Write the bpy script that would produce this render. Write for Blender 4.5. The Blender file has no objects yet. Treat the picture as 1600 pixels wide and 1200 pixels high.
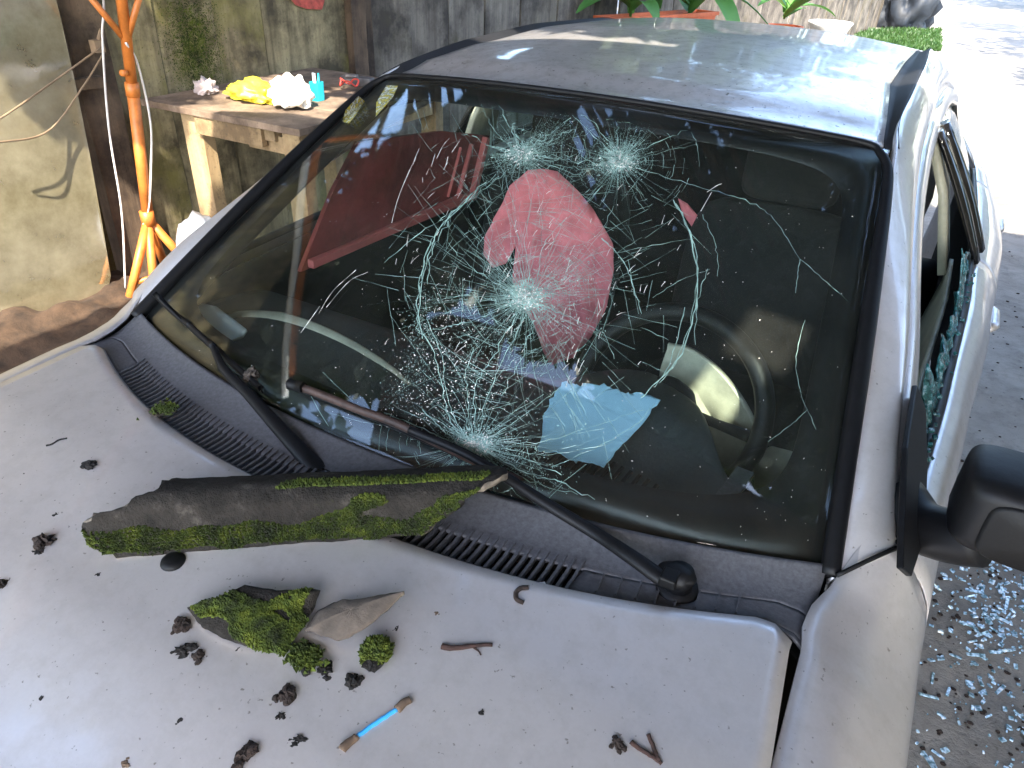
import bpy, bmesh, math, random
from mathutils import Vector, Matrix, noise
from mathutils.bvhtree import BVHTree
random.seed(7)
R = random.Random(11)
S = bpy.context.scene
COL = S.collection

# ------------------------------------------------------------------ camera
CAM_LOC = Vector((0.6512, -0.8093, 1.6555))
YAW, PITCH, ROLL, FPX = 0.4959, -0.5568, 0.0371, 1152.4
_cy, _sy, _cp, _sp, _cr, _sr = math.cos(YAW), math.sin(YAW), math.cos(PITCH), math.sin(PITCH), math.cos(ROLL), math.sin(ROLL)
FWD = Vector((-_sy*_cp, _cy*_cp, _sp))
_r0 = Vector((_cy, _sy, 0)); _u0 = _r0.cross(FWD)
RGT = _cr*_r0 + _sr*_u0; UPV = -_sr*_r0 + _cr*_u0
cd = bpy.data.cameras.new('camera'); cam = bpy.data.objects.new('camera', cd); COL.objects.link(cam)
cd.sensor_width = 36; cd.lens = FPX/1600*36; cd.clip_start = 0.02; cd.clip_end = 400
m = Matrix((RGT, UPV, -FWD)).transposed().to_4x4(); m.translation = CAM_LOC
cam.matrix_world = m; S.camera = cam

# ------------------------------------------------------------------ light
SUN = Vector((0.38, -0.85, 1.0)).normalized()
w = bpy.data.worlds.new('World'); S.world = w; w.use_nodes = True
nt = w.node_tree; nt.nodes.clear()
sky = nt.nodes.new('ShaderNodeTexSky'); sky.sky_type = 'NISHITA'; sky.sun_disc = False
sky.sun_elevation = math.asin(SUN.z); sky.sun_rotation = math.atan2(SUN.x, SUN.y)
sky.air_density = 1.0; sky.dust_density = 1.5
bg = nt.nodes.new('ShaderNodeBackground'); bg.inputs[1].default_value = 0.15
wo = nt.nodes.new('ShaderNodeOutputWorld')
nt.links.new(sky.outputs[0], bg.inputs[0]); nt.links.new(bg.outputs[0], wo.inputs[0])
sl = bpy.data.lights.new('sun', 'SUN'); sl.energy = 2.0; sl.angle = math.radians(0.55); sl.color = (1, 0.93, 0.80)
so = bpy.data.objects.new('sun', sl); COL.objects.link(so)
so.rotation_euler = SUN.to_track_quat('Z', 'Y').to_euler(); so.location = SUN*30
S.view_settings.view_transform = 'Standard'; S.view_settings.look = 'None'
S.view_settings.exposure = 3.22; S.view_settings.gamma = 1; S.view_settings.use_curve_mapping = False
S.render.engine = 'CYCLES'
S.cycles.max_bounces = 10; S.cycles.transparent_max_bounces = 24; S.cycles.glossy_bounces = 4
S.cycles.caustics_reflective = False; S.cycles.caustics_refractive = False
S.cycles.sample_clamp_indirect = 6

# ------------------------------------------------------------------ helpers
def ray(px, py):
    return (FWD + RGT*((px-800)/FPX) - UPV*((py-600)/FPX))
def on(px, py, ax, val):
    d = ray(px, py); return CAM_LOC + d*((val-CAM_LOC[ax])/d[ax])
def onpl(px, py, p0, n):
    d = ray(px, py); n = Vector(n); return CAM_LOC + d*((Vector(p0)-CAM_LOC).dot(n)/d.dot(n))
def V(*a): return Vector(a)

def cr(pts, n):
    """Catmull-Rom through pts, n samples"""
    pts = [Vector(p) for p in pts]; k = len(pts)
    if k == 1: return [pts[0]]*n
    out = []
    for i in range(n):
        t = i/(n-1)*(k-1); j = min(int(t), k-2); f = t-j
        p1, p2 = pts[j], pts[j+1]
        p0 = pts[j-1] if j > 0 else 2*p1-p2
        p3 = pts[j+2] if j+2 < k else 2*p2-p1
        out.append(0.5*((2*p1)+(p2-p0)*f+(2*p0-5*p1+4*p2-p3)*f*f+(3*p1-p0-3*p2+p3)*f**3))
    return out
def lerp_tab(tab, x):
    if x <= tab[0][0]: return tab[0][1]
    for (a, va), (b, vb) in zip(tab, tab[1:]):
        if x <= b:
            t = (x-a)/(b-a); t = t*t*(3-2*t)*0.35 + t*0.65
            return va+(vb-va)*t
    return tab[-1][1]

def tag(o, label=None, cat=None, group=None, kind=None):
    if label: o['label'] = label
    if cat: o['category'] = cat
    if group: o['group'] = group
    if kind: o['kind'] = kind
    return o
def obj(name, verts, faces, mat, parent=None, smooth=True, solid=0, bevel=0, off=-1):
    me = bpy.data.meshes.new(name)
    me.from_pydata([tuple(v) for v in verts], [], faces); me.validate(); me.update()
    return link(name, me, mat, parent, smooth, solid, bevel, off)
def link(name, me, mat, parent=None, smooth=True, solid=0, bevel=0, off=-1):
    if smooth:
        me.polygons.foreach_set('use_smooth', [True]*len(me.polygons))
    if mat and not len(me.materials):
        for mm in (mat if isinstance(mat, (list, tuple)) else [mat]): me.materials.append(mm)
    o = bpy.data.objects.new(name, me); COL.objects.link(o)
    if parent: o.parent = parent
    if solid:
        md = o.modifiers.new('s', 'SOLIDIFY'); md.thickness = solid; md.offset = off
    if bevel:
        md = o.modifiers.new('b', 'BEVEL'); md.width = bevel; md.segments = 2; md.limit_method = 'ANGLE'; md.angle_limit = math.radians(40)
        md.harden_normals = False
    return o
def empty(name, loc=(0, 0, 0)):
    o = bpy.data.objects.new(name, None); o.empty_display_size = 0.1; COL.objects.link(o); o.location = loc
    return o
def world(o, parent):
    """parent keeping world coordinates (parents here only translate)"""
    o.parent = parent; o.matrix_parent_inverse = Matrix.Translation(-Vector(parent.location)); return o
def grid(rows, closed=False):
    n = len(rows[0]); verts = [v for r in rows for v in r]; faces = []
    for i in range(len(rows)-1):
        for j in range(n-1 if not closed else n):
            a = i*n+j; b = i*n+(j+1) % n
            faces.append((a, b, b+n, a+n))
    return verts, faces
class MB:
    def __init__(s): s.v = []; s.f = []
    def add(s, vf):
        k = len(s.v); s.v += list(vf[0]); s.f += [tuple(i+k for i in f) for f in vf[1]]; return s
    def box(s, c, d, rot=None):
        c = Vector(c); x, y, z = d[0]/2, d[1]/2, d[2]/2
        vs = [Vector(q) for q in ((-x,-y,-z),(x,-y,-z),(x,y,-z),(-x,y,-z),(-x,-y,z),(x,-y,z),(x,y,z),(-x,y,z))]
        if rot is not None: vs = [rot @ q for q in vs]
        return s.add(([c+q for q in vs], [(0,3,2,1),(4,5,6,7),(0,1,5,4),(1,2,6,5),(2,3,7,6),(3,0,4,7)]))
    def bar(s, a, b, wd, th, up=(0, 0, 1)):
        a, b = Vector(a), Vector(b); d = (b-a); L = d.length; d.normalize()
        sx = d.cross(Vector(up)).normalized(); sz = sx.cross(d)
        rot = Matrix((sx, d, sz)).transposed()
        return s.box((a+b)/2, (wd, L, th), rot)
    def tube(s, pts, rad, n=8, caps=True):
        pts = [Vector(p) for p in pts]; k = len(pts); rows = []
        up = Vector((0.123, 0.31, 0.94)).normalized()
        for i, p in enumerate(pts):
            d = (pts[min(i+1, k-1)]-pts[max(i-1, 0)]).normalized()
            if abs(d.dot(up)) > 0.97: up = Vector((0.9, 0.1, 0.2)).normalized()
            sx = d.cross(up).normalized(); sz = sx.cross(d).normalized(); up = sz
            rr = rad[i] if isinstance(rad, (list, tuple)) else rad
            rows.append([p+(sx*math.cos(2*math.pi*j/n)+sz*math.sin(2*math.pi*j/n))*rr for j in range(n)])
        v, f = grid(rows, True)
        if caps:
            f.append(tuple(reversed(range(n)))); f.append(tuple(range((k-1)*n, k*n)))
        return s.add((v, f))
    def build(s, name, mat, parent=None, **kw): return obj(name, s.v, s.f, mat, parent, **kw)

# ------------------------------------------------------------------ materials
MATS = {}
class N:
    def __init__(s, name):
        s.m = bpy.data.materials.new(name); s.m.use_nodes = True; s.t = s.m.node_tree; s.t.nodes.clear()
        s.o = s.t.nodes.new('ShaderNodeOutputMaterial'); MATS[name] = s.m
    def n(s, ty, **kw):
        x = s.t.nodes.new(ty)
        for k, v in kw.items():
            if k.startswith('i_'):
                key = k[2:]; key = int(key) if key.isdigit() else key.replace('_', ' ')
                x.inputs[key].default_value = v
            else: setattr(x, k, v)
        return x
    def l(s, a, b): s.t.links.new(a, b)
    def coord(s, scale=(1, 1, 1), kind='Object', rot=(0, 0, 0)):
        c = s.n('ShaderNodeTexCoord'); mp = s.n('ShaderNodeMapping'); mp.inputs['Scale'].default_value = scale; mp.inputs['Rotation'].default_value = rot
        s.l(c.outputs[kind], mp.inputs[0]); return mp.outputs[0]
    def noise(s, vec, scale, detail=4, rough=0.55, dist=0):
        x = s.n('ShaderNodeTexNoise'); x.inputs['Scale'].default_value = scale; x.inputs['Detail'].default_value = detail
        x.inputs['Roughness'].default_value = rough; x.inputs['Distortion'].default_value = dist; s.l(vec, x.inputs['Vector']); return x.outputs['Fac']
    def ramp(s, fac, *stops):
        x = s.n('ShaderNodeValToRGB'); e = x.color_ramp.elements
        while len(e) < len(stops): e.new(0.5)
        for el, (p, c) in zip(e, stops):
            el.position = p; el.color = (c, c, c, 1) if isinstance(c, (int, float)) else (*c, 1)
        s.l(fac, x.inputs[0]); return x.outputs[0]
    def mix(s, fac, a, b, mode='MIX'):
        x = s.n('ShaderNodeMix', data_type='RGBA', blend_type=mode)
        for sock, val in ((x.inputs[0], fac), (x.inputs[6], a), (x.inputs[7], b)):
            if isinstance(val, (int, float)): sock.default_value = val
            elif isinstance(val, tuple): sock.default_value = (*val, 1)
            else: s.l(val, sock)
        return x.outputs[2]
    def bsdf(s, color, rough=0.6, metal=0, bump=None, bstr=0.3, bdist=0.01, **kw):
        b = s.n('ShaderNodeBsdfPrincipled')
        for key, val in (('Base Color', color), ('Roughness', rough), ('Metallic', metal)):
            if isinstance(val, (int, float)): b.inputs[key].default_value = val
            elif isinstance(val, tuple): b.inputs[key].default_value = (*val, 1)
            else: s.l(val, b.inputs[key])
        for k, v in kw.items(): b.inputs[k.replace('_', ' ')].default_value = v
        if bump is not None:
            bn = s.n('ShaderNodeBump'); bn.inputs['Strength'].default_value = bstr; bn.inputs['Distance'].default_value = bdist
            s.l(bump, bn.inputs['Height']); s.l(bn.outputs[0], b.inputs['Normal'])
        s.l(b.outputs[0], s.o.inputs[0]); return b
def simple(name, col, rough=0.6, metal=0, var=0.25, scale=12, bump=0.0, **kw):
    t = N(name); c = t.coord()
    f = t.noise(c, scale, 6, 0.65)
    lo = tuple(max(0, q*(1-var)) for q in col); hi = tuple(min(1, q*(1+var)) for q in col)
    t.bsdf(t.ramp(f, (0.3, lo), (0.7, hi)), rough, metal, f if bump else None, bump, 0.01, **kw)
    return t.m

# silver paint with fine dust and dirt
def paint(name, dirt=0.25):
    t = N(name); c = t.coord()
    big = t.noise(c, 3, 5, 0.6); fine = t.noise(c, 240, 2, 0.5); mid = t.noise(c, 26, 6, 0.7)
    spots = t.ramp(t.noise(c, 95, 2, 0.5), (0.66, 0.0), (0.72, 1.0))
    base = t.mix(t.ramp(big, (0.3, 0.0), (0.75, 0.35)), (0.68, 0.635, 0.625), (0.61, 0.57, 0.55))
    base = t.mix(t.ramp(fine, (0.35, 0.0), (0.7, 0.12)), base, (0.80, 0.77, 0.76))
    dirtf = t.mix(t.ramp(mid, (0.45, 0.0), (0.8, dirt)), 0.0, 1.0) if False else t.ramp(mid, (0.45, 0.0), (0.85, dirt))
    base = t.mix(dirtf, base, (0.28, 0.25, 0.20))
    base = t.mix(spots, base, (0.22, 0.19, 0.16)) if dirt > 0.5 else t.mix(t.ramp(t.noise(c, 150, 2, 0.5), (0.70, 0.0), (0.75, 0.8)), base, (0.25, 0.22, 0.19))
    b = t.bsdf(base, t.ramp(mid, (0.3, 0.30), (0.8, 0.5)), 0.55, fine, 0.04, 0.001, Coat_Weight=0.7, Coat_Roughness=0.06)
    return t.m
PAINT = paint('silver_paint', 0.28); ROOFP = paint('dusty_silver_paint', 0.75)
BLACKTRIM = simple('black_trim', (0.0055, 0.0055, 0.0065), 0.5, Specular_IOR_Level=0.25, bump=0.05, scale=60)
GREYPLASTIC = simple('cowl_plastic', (0.095, 0.094, 0.102), 0.55, bump=0.12, scale=150, var=0.3)
DARKPL = simple('dark_plastic', (0.005, 0.005, 0.0055), 0.55, Specular_IOR_Level=0.25, bump=0.08, scale=200)
STRIPM = simple('strip_rubber', (0.016, 0.016, 0.018), 0.65, Specular_IOR_Level=0.25)
GLOSSBLACK = simple('gloss_black', (0.01, 0.01, 0.011), 0.12)
VOID = simple('dark_void', (0.003, 0.003, 0.003), 0.9)
CERAMIC = simple('ceramic_band', (0.003, 0.003, 0.0035), 0.4)
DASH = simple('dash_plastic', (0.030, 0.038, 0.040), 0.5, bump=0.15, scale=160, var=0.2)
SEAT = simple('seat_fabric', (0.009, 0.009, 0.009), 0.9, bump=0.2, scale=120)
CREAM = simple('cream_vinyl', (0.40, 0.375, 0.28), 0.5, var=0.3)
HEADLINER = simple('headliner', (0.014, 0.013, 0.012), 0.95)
REDCLOTH = simple('red_trim', (0.50, 0.12, 0.115), 0.6, var=0.3, scale=7)
REDDARK = simple('dark_red_trim', (0.20, 0.040, 0.038), 0.6, var=0.5, scale=7)
PINK = simple('pink_cloth', (0.66, 0.165, 0.185), 0.85, var=0.25, scale=18, bump=0.3)
SKYREFL = simple('sky_reflection_blue', (0.46, 0.77, 1.0), 0.7, var=0.05, scale=9)
CHROME = simple('chrome', (0.6, 0.6, 0.6), 0.2, 1.0)
WHITEPL = simple('white_card', (0.72, 0.75, 0.72), 0.5, var=0.08)
RUST = simple('rusty_black', (0.055, 0.030, 0.022), 0.6, var=0.6, scale=40)

def glass(name, col, dust=0.03, tint=1.0):
    t = N(name)
    lw = t.n('ShaderNodeLayerWeight'); lw.inputs[0].default_value = 0.5
    pw = t.n('ShaderNodeMath', operation='POWER'); t.l(lw.outputs['Facing'], pw.inputs[0]); pw.inputs[1].default_value = 5
    ml = t.n('ShaderNodeMath', operation='MULTIPLY_ADD'); t.l(pw.outputs[0], ml.inputs[0]); ml.inputs[1].default_value = 0.9; ml.inputs[2].default_value = 0.04
    tr = t.n('ShaderNodeBsdfTransparent'); tr.inputs[0].default_value = (*col, 1)
    gl = t.n('ShaderNodeBsdfGlossy'); gl.inputs['Roughness'].default_value = 0.02; gl.inputs[0].default_value = (1, 1, 1, 1)
    mx = t.n('ShaderNodeMixShader'); t.l(ml.outputs[0], mx.inputs[0]); t.l(tr.outputs[0], mx.inputs[1]); t.l(gl.outputs[0], mx.inputs[2])
    c = t.coord()
    d = t.ramp(t.noise(c, 5, 6, 0.65), (0.35, dust*0.3), (0.8, dust*1.6))
    df = t.n('ShaderNodeBsdfDiffuse'); df.inputs[0].default_value = (0.62, 0.62, 0.56, 1)
    m2 = t.n('ShaderNodeMixShader'); t.l(d, m2.inputs[0]); t.l(mx.outputs[0], m2.inputs[1]); t.l(df.outputs[0], m2.inputs[2])
    t.l(m2.outputs[0], t.o.inputs[0]); return t.m
WSGLASS = glass('windscreen_glass', (0.90, 0.95, 0.94), 0.009)
SIDEGLASS = glass('side_glass', (0.7, 0.8, 0.78), 0.03)
def crackmat(name, col, rough=0.25):
    t = N(name); c = t.coord()
    f = t.noise(c, 55, 3, 0.6)
    b = t.bsdf(t.ramp(f, (0.3, tuple(q*0.45 for q in col)), (0.7, col)), rough, 0)
    b.inputs['Specular IOR Level'].default_value = 0.8
    return t.m
CRACK = crackmat('crack_glass', (0.345, 0.53, 0.475)); FLECK = crackmat('bright_glass_edge', (0.95, 0.93, 0.86), 0.2)
def sheetglass():
    t = N('green_glass_shard'); c = t.coord(); f = t.noise(c, 75, 4, 0.7)
    t.bsdf(t.ramp(f, (0.38, (0.01, 0.045, 0.05)), (0.55, (0.03, 0.16, 0.17)), (0.66, (0.30, 0.48, 0.55))), 0.08, 0, t.noise(c, 140, 3, 0.6), 0.8, 0.004); return t.m
SHARDG = sheetglass()
def shardmat():
    t = N('ground_glass'); c = t.coord(); f = t.noise(c, 90, 1, 0.5)
    t.bsdf(t.ramp(f, (0.35, (0.10, 0.20, 0.24)), (0.6, (0.55, 0.75, 0.92)), (0.7, (0.95, 0.97, 1.0))), 0.1, 0.0, Specular_IOR_Level=1.0)  # blue-white tones paint the sky mirrored in the bits
    return t.m
GROUNDGLASS = shardmat()

# mossy fibre-cement tile
def tile_mat(name, bias, under=False):
    t = N(name); c = t.coord()
    f = t.noise(c, 22, 7, 0.7); g = t.noise(c, 130, 4, 0.7)
    grey = t.ramp(f, (0.35, (0.016, 0.014, 0.012)), (0.58, (0.036, 0.031, 0.026)), (0.74, (0.11, 0.095, 0.08)))
    col = t.mix(t.ramp(t.noise(c, 9, 6, 0.7), (0.62-bias, 0.0), (0.72-bias, 0.85)), grey, (0.075, 0.085, 0.012))
    t.bsdf(t.mix(t.ramp(g, (0.5, 0.0), (0.75, 0.5)), col, (0.012, 0.010, 0.009)), 0.95, 0, t.mix(0.5, f, g), 1.0, 0.008, Specular_IOR_Level=0.2); return t.m
TILE = tile_mat('mossy_tile', 0.0)
TILEEDGE = simple('tile_edge', (0.20, 0.165, 0.125), 0.95, var=0.4, scale=50, bump=0.3)
BROWNTILE = simple('tile_inner', (0.105, 0.082, 0.064), 0.95, var=0.45, scale=28, bump=0.4)
def moss_mat():
    t = N('moss'); c = t.coord(); f = t.noise(c, 38, 6, 0.7); g = t.noise(c, 300, 3, 0.6)
    t.bsdf(t.ramp(f, (0.34, (0.012, 0.018, 0.003)), (0.5, (0.050, 0.074, 0.006)), (0.68, (0.135, 0.16, 0.013))), 0.95, 0, g, 0.8, 0.003); return t.m
MOSS = moss_mat()
SOIL = simple('dark_soil', (0.010, 0.008, 0.007), 0.95, var=0.6, scale=90, bump=0.6)
SOILB = simple('brown_soil', (0.026, 0.016, 0.012), 0.95, var=0.7, scale=90, bump=0.6)
TWIG = simple('twig_bark', (0.042, 0.020, 0.015), 0.9, var=0.6, scale=70, bump=0.5)
PALEBROWN = simple('dry_brown', (0.13, 0.085, 0.055), 0.9, var=0.4, scale=70)
BLUEPL = simple('blue_plastic', (0.05, 0.36, 0.75), 0.4, var=0.2, scale=60)
SCRATCH = simple('bare_scratch', (0.80, 0.80, 0.82), 0.5, var=0.1)

def board_mat(name, light, dark, moss=0.5, zs=0.6):
    t = N(name); oi = t.n('ShaderNodeObjectInfo')
    c = t.coord((1, 1, 1), 'Object')
    ad = t.n('ShaderNodeVectorMath', operation='ADD'); t.l(c, ad.inputs[0])
    cmb = t.n('ShaderNodeVectorMath', operation='SCALE'); cmb.inputs[0].default_value = (31, 17, 9); t.l(oi.outputs['Random'], cmb.inputs['Scale']); t.l(cmb.outputs[0], ad.inputs[1])
    st = t.n('ShaderNodeMapping'); st.inputs['Scale'].default_value = (1, 1, 0.16*zs); t.l(ad.outputs[0], st.inputs[0])
    v = ad.outputs[0]
    streak = t.noise(st.outputs[0], 14, 8, 0.65, 0.4); blot = t.noise(v, 3.2, 7, 0.68); fine = t.noise(v, 70, 5, 0.7)
    grain = t.noise(st.outputs[0], 75, 5, 0.7)
    col = t.ramp(streak, (0.28, dark), (0.52, tuple((a+b)/2 for a, b in zip(light, dark))), (0.72, light))
    col = t.mix(t.ramp(blot, (0.42, 0.0), (0.62, 0.92)), col, tuple(q*0.40 for q in dark))
    col = t.mix(t.ramp(t.noise(v, 2.3, 6, 0.6), (0.52, 0.0), (0.68, moss)), col, (0.17, 0.15, 0.035))
    col = t.mix(t.ramp(fine, (0.56, 0.0), (0.72, 0.65)), col, (0.05, 0.04, 0.03))
    t.bsdf(col, 0.92, 0, grain, 0.5, 0.006); return t.m
SHEET = board_mat('mossy_fence_sheet', (0.44, 0.36, 0.20), (0.10, 0.078, 0.042), 0.75)
PLANK = board_mat('grey_fence_plank', (0.26, 0.225, 0.18), (0.075, 0.06, 0.048), 0.15, 0.4)
POSTW = board_mat('old_post_wood', (0.17, 0.115, 0.07), (0.05, 0.03, 0.02), 0.05, 0.4)
BENCHW = board_mat('bench_timber', (0.46, 0.33, 0.17), (0.28, 0.18, 0.09), 0.0, 0.5)
BENCHTOP = board_mat('bench_board', (0.32, 0.23, 0.16), (0.18, 0.12, 0.08), 0.0, 0.5)
ORANGE = simple('orange_paint', (0.52, 0.16, 0.03), 0.45, var=0.3, scale=16)
CABLE = simple('pale_cable', (0.62, 0.58, 0.54), 0.6)
BROWNCABLE = simple('brown_cable', (0.22, 0.15, 0.09), 0.7)
YELLOWBAG = simple('yellow_plastic', (0.78, 0.66, 0.05), 0.35, var=0.3, scale=20, bump=0.4)
WHITEBAG = simple('white_plastic_bag', (0.85, 0.82, 0.72), 0.35, var=0.12, scale=14, bump=0.3)
TISSUE = simple('pink_tissue', (0.55, 0.45, 0.42), 0.8, var=0.2)
CYAN = simple('turquoise_plastic', (0.02, 0.52, 0.62), 0.35)
REDWIRE = simple('red_wire', (0.6, 0.06, 0.04), 0.5)
TOOLGREY = simple('tool_dark', (0.10, 0.09, 0.09), 0.5, var=0.5)
PLANTER = simple('terracotta_plastic', (0.68, 0.15, 0.06), 0.55, var=0.15)
CERWHITE = simple('white_basin', (0.80, 0.80, 0.78), 0.4, var=0.06)
BLUETARP = simple('dark_blue_tarp', (0.012, 0.017, 0.026), 0.6, var=0.6, scale=6)
WALLP = simple('cream_plaster', (0.70, 0.62, 0.46), 0.9, var=0.12, scale=3)
EAVEW = board_mat('shade_eave_timber', (0.20, 0.15, 0.11), (0.07, 0.05, 0.04), 0.0)
def pane_mat():
    t = N('clouded_plastic'); c = t.coord(); f = t.noise(c, 7, 6, 0.7); g = t.noise(c, 2.2, 3, 0.5)
    t.bsdf(t.ramp(f, (0.3, (0.15, 0.125, 0.07)), (0.7, (0.27, 0.235, 0.15))), t.ramp(f, (0.3, 0.04), (0.8, 0.16)), 0, g, 0.10, 0.05, Specular_IOR_Level=1.0, IOR=2.2); return t.m
PANE = pane_mat()
def ground_mat():
    t = N('sandy_ground'); c = t.coord(); a = t.noise(c, 1.1, 8, 0.65); b = t.noise(c, 9, 8, 0.7); g = t.noise(c, 60, 4, 0.75)
    col = t.ramp(a, (0.3, (0.20, 0.18, 0.155)), (0.7, (0.34, 0.31, 0.27)))
    col = t.mix(t.ramp(b, (0.45, 0.0), (0.75, 0.75)), col, (0.13, 0.115, 0.10))
    col = t.mix(t.ramp(g, (0.6, 0.0), (0.75, 0.7)), col, (0.05, 0.04, 0.035))
    t.bsdf(col, 0.95, 0, b, 0.6, 0.03); return t.m
GROUND = ground_mat()
DIRT = simple('brown_dirt', (0.050, 0.029, 0.016), 0.95, var=0.6, scale=14, bump=0.7)
def leaf_mat(name, a, b, tr=0.25):
    t = N(name); c = t.coord(); f = t.noise(c, 1.7, 4, 0.6)
    oi = t.ramp(f, (0.3, a), (0.7, b))
    p = t.bsdf(oi, 0.5)
    tl = t.n('ShaderNodeBsdfTranslucent'); t.l(oi, tl.inputs[0]); mx = t.n('ShaderNodeMixShader'); mx.inputs[0].default_value = tr
    t.l(p.outputs[0], mx.inputs[1]); t.l(tl.outputs[0], mx.inputs[2]); t.l(mx.outputs[0], t.o.inputs[0]); return t.m
LEAF = leaf_mat('tree_leaf', (0.018, 0.038, 0.007), (0.055, 0.080, 0.018), 0.15)
BROADLEAF = leaf_mat('broad_leaf', (0.05, 0.17, 0.03), (0.13, 0.30, 0.06))
GRASSM = leaf_mat('grass_blade', (0.025, 0.075, 0.014), (0.05, 0.11, 0.022))
BARK = simple('bark', (0.12, 0.09, 0.065), 0.95, var=0.5, scale=8, bump=0.6)

# ------------------------------------------------------------------ ground
def tri_axis(lo, hi, fine_lo, fine_hi, fine, coarse):
    out = []; x = lo
    while x < hi:
        out.append(x); x += fine if fine_lo <= x < fine_hi else coarse
    return out+[hi]
xs = tri_axis(-80, 80, -4, 4, 0.08, 4); ys = tri_axis(-60, 130, -2, 8, 0.08, 4)
rows = []
for y in ys:
    row = []
    for x in xs:
        z = 0
        if -4 < x < 4 and -2 < y < 8:
            z = 0.018*noise.noise((x*2.1, y*2.1, 0))+0.014*noise.noise((x*6, y*6, 3))
        row.append((x, y, z-0.012))
    rows.append(row)
o = obj('ground', *grid(rows), GROUND); tag(o, kind='structure')
# dirt mound by the fence
rows = []
for i in range(70):
    row = []
    for j in range(60):
        u, v = i/69, j/59
        x = -2.82+u*1.15; y = -0.9+v*2.7
        h = 0.17*max(0, 1-u*1.25)**0.8*(1-abs(2*v-1.05)**2.4)
        h = max(h, 0)*(0.9+0.35*noise.noise((x*4, y*4, 1)))+0.05*noise.noise((x*11, y*11, 4))*max(0, 1-u)
        row.append((x, y, h-0.03))
    rows.append(row)
tag(obj('dirt_mound', *grid(rows), DIRT), kind='structure')

# ------------------------------------------------------------------ house with an unseen eave stretched to shade the bonnet
hs = empty('house', (4.2, -2, 0)); tag(hs, 'cream plastered house with an unseen timber eave stretched to shade the car bonnet', 'house')
def slab(name, poly, z0, z1, mat, par):
    n = len(poly); v = [(x, y, z0) for x, y in poly]+[(x, y, z1) for x, y in poly]
    f = [tuple(reversed(range(n))), tuple(range(n, 2*n))]+[(i, (i+1) % n, n+(i+1) % n, n+i) for i in range(n)]
    return world(obj(name, v, f, mat, None, smooth=False), par)
HX0, HX1, HY0, HY1 = 1.15, 1.285, -1.40, -1.19  # invented hole in the eave, aimed to drop sunlight on the knee panel
for poly in ([(-1.38, -3), (-1.38, -.22), (-1.1, -.06), (-.62, -.06), (-.6, -.30), (.3, -.24), (HX0, -.20), (HX0, -3)], [(HX0, -3), (HX0, HY0), (HX1, HY0), (HX1, -3)],
             [(HX0, HY1), (HX0, -.20), (HX1, -.16), (HX1, HY1)], [(HX1, -3), (HX1, -.16), (1.75, -.12), (1.8, 2.5), (8, 2.5), (8, -3)]):
    slab('shade_eave_roof', list(reversed(poly)), 2.92, 3.02, EAVEW, hs)  # unseen slab, outline stretched to shade the bonnet and darken glass reflections
slab('wall', [(2.9, -2.9), (7.8, -2.9), (7.8, 2.4), (2.9, 2.4)], -0.1, 2.915, WALLP, hs)
for y in (-2.8, -1.95, -0.9):
    b = MB()
    b.box((0.80, y, 2.86), (4.2, 0.09, 0.11)); world(b.build('rafter', EAVEW, smooth=False), hs)
b = MB(); b.box((-1.25, -2.7, 1.4), (0.12, 0.12, 2.9)); world(b.build('porch_post', EAVEW, smooth=False), hs)

# ------------------------------------------------------------------ fence
def fx(y): return -2.85+0.095*(y-1)
FN = Vector((1, -0.095, 0)); FP = (-2.85, 1, 0)
fdir = Vector((0.095, 1, 0)).normalized()
fence = empty('fence', (fx(3), 3, 0)); tag(fence, 'weathered mossy board fence with brown timber posts behind the car', 'fence')
def fboard(name, y0, y1, h, mat, th=0.02, off=0.0, tilt=0.0, z0=-0.05, lean=0.0):
    nrm = Vector((1, -0.095, 0)).normalized()
    a = Vector((fx(y0), y0, 0))+nrm*off; c = Vector((fx(y1), y1, 0))+nrm*off
    v = []
    seg = 8
    rows = []
    for s_, o_ in ((0, 0), (1, 0), (1, th), (0, th)):
        pass
    for k in range(seg+1):
        z = z0+(h-z0)*k/seg; t = k/seg
        lv = fdir*lean*(1-t)
        w1 = 0.006*noise.noise((y0*7, z*3, 1)); w2 = 0.006*noise.noise((y1*7, z*3, 5)); bw = 0.01*noise.noise((y0*3, z*1.5, 9))
        p = [a+lv+fdir*w1, c+lv+fdir*w2]
        rows.append([p[0]+nrm*(bw), p[1]+nrm*(bw+tilt), p[1]+nrm*(bw+tilt-th), p[0]+nrm*(bw-th)])
    for r_ in rows:
        zz = z0+(h-z0)*rows.index(r_)/seg
        for q in r_: q.z = zz
    v, f = grid(rows, True); n = len(rows)
    f.append((3, 2, 1, 0)); f.append(tuple(4*(n-1)+i for i in range(4)))
    return world(obj(name, v, f, mat, None, smooth=False), fence)
def fy(px, py=0): return onpl(px, py, FP, FN).y
yy = -2.2; i = 0
while yy < fy(95, 150)+0.04:
    wd = R.uniform(0.42, 0.6); y1 = min(yy+wd, fy(95, 150)+0.08)
    fboard('fence_board', yy+0.006, y1, 2.65+R.uniform(-.1, .1), SHEET, tilt=R.uniform(-.012, .012)); yy = y1
post_y = (fy(95, 150)+0.06, fy(95, 150)+0.24)
def post(y0, y1, h, lean=0.0, d=0.10, off=0.085):
    fboard('fence_post', y0, y1, h, POSTW, d, off, 0, lean=lean)
post(post_y[0]+0.01, post_y[1], 2.7, -0.03)
edges = [post_y[1]-0.04]
while edges[-1] < fy(540)-0.3: edges.append(edges[-1]+R.uniform(0.30, 0.42))
edges[-1] = fy(540)
for a, c in zip(edges, edges[1:]): fboard('fence_board', a+0.004, c-0.004, 2.65+R.uniform(-.1, .1), SHEET, tilt=R.uniform(-.010, .014))
post(fy(538), fy(560), 2.7, 0.0, 0.07, 0.055)
fboard('fence_board', fy(560), fy(576), 2.2, POSTW, 0.02, 0.02)
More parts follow.
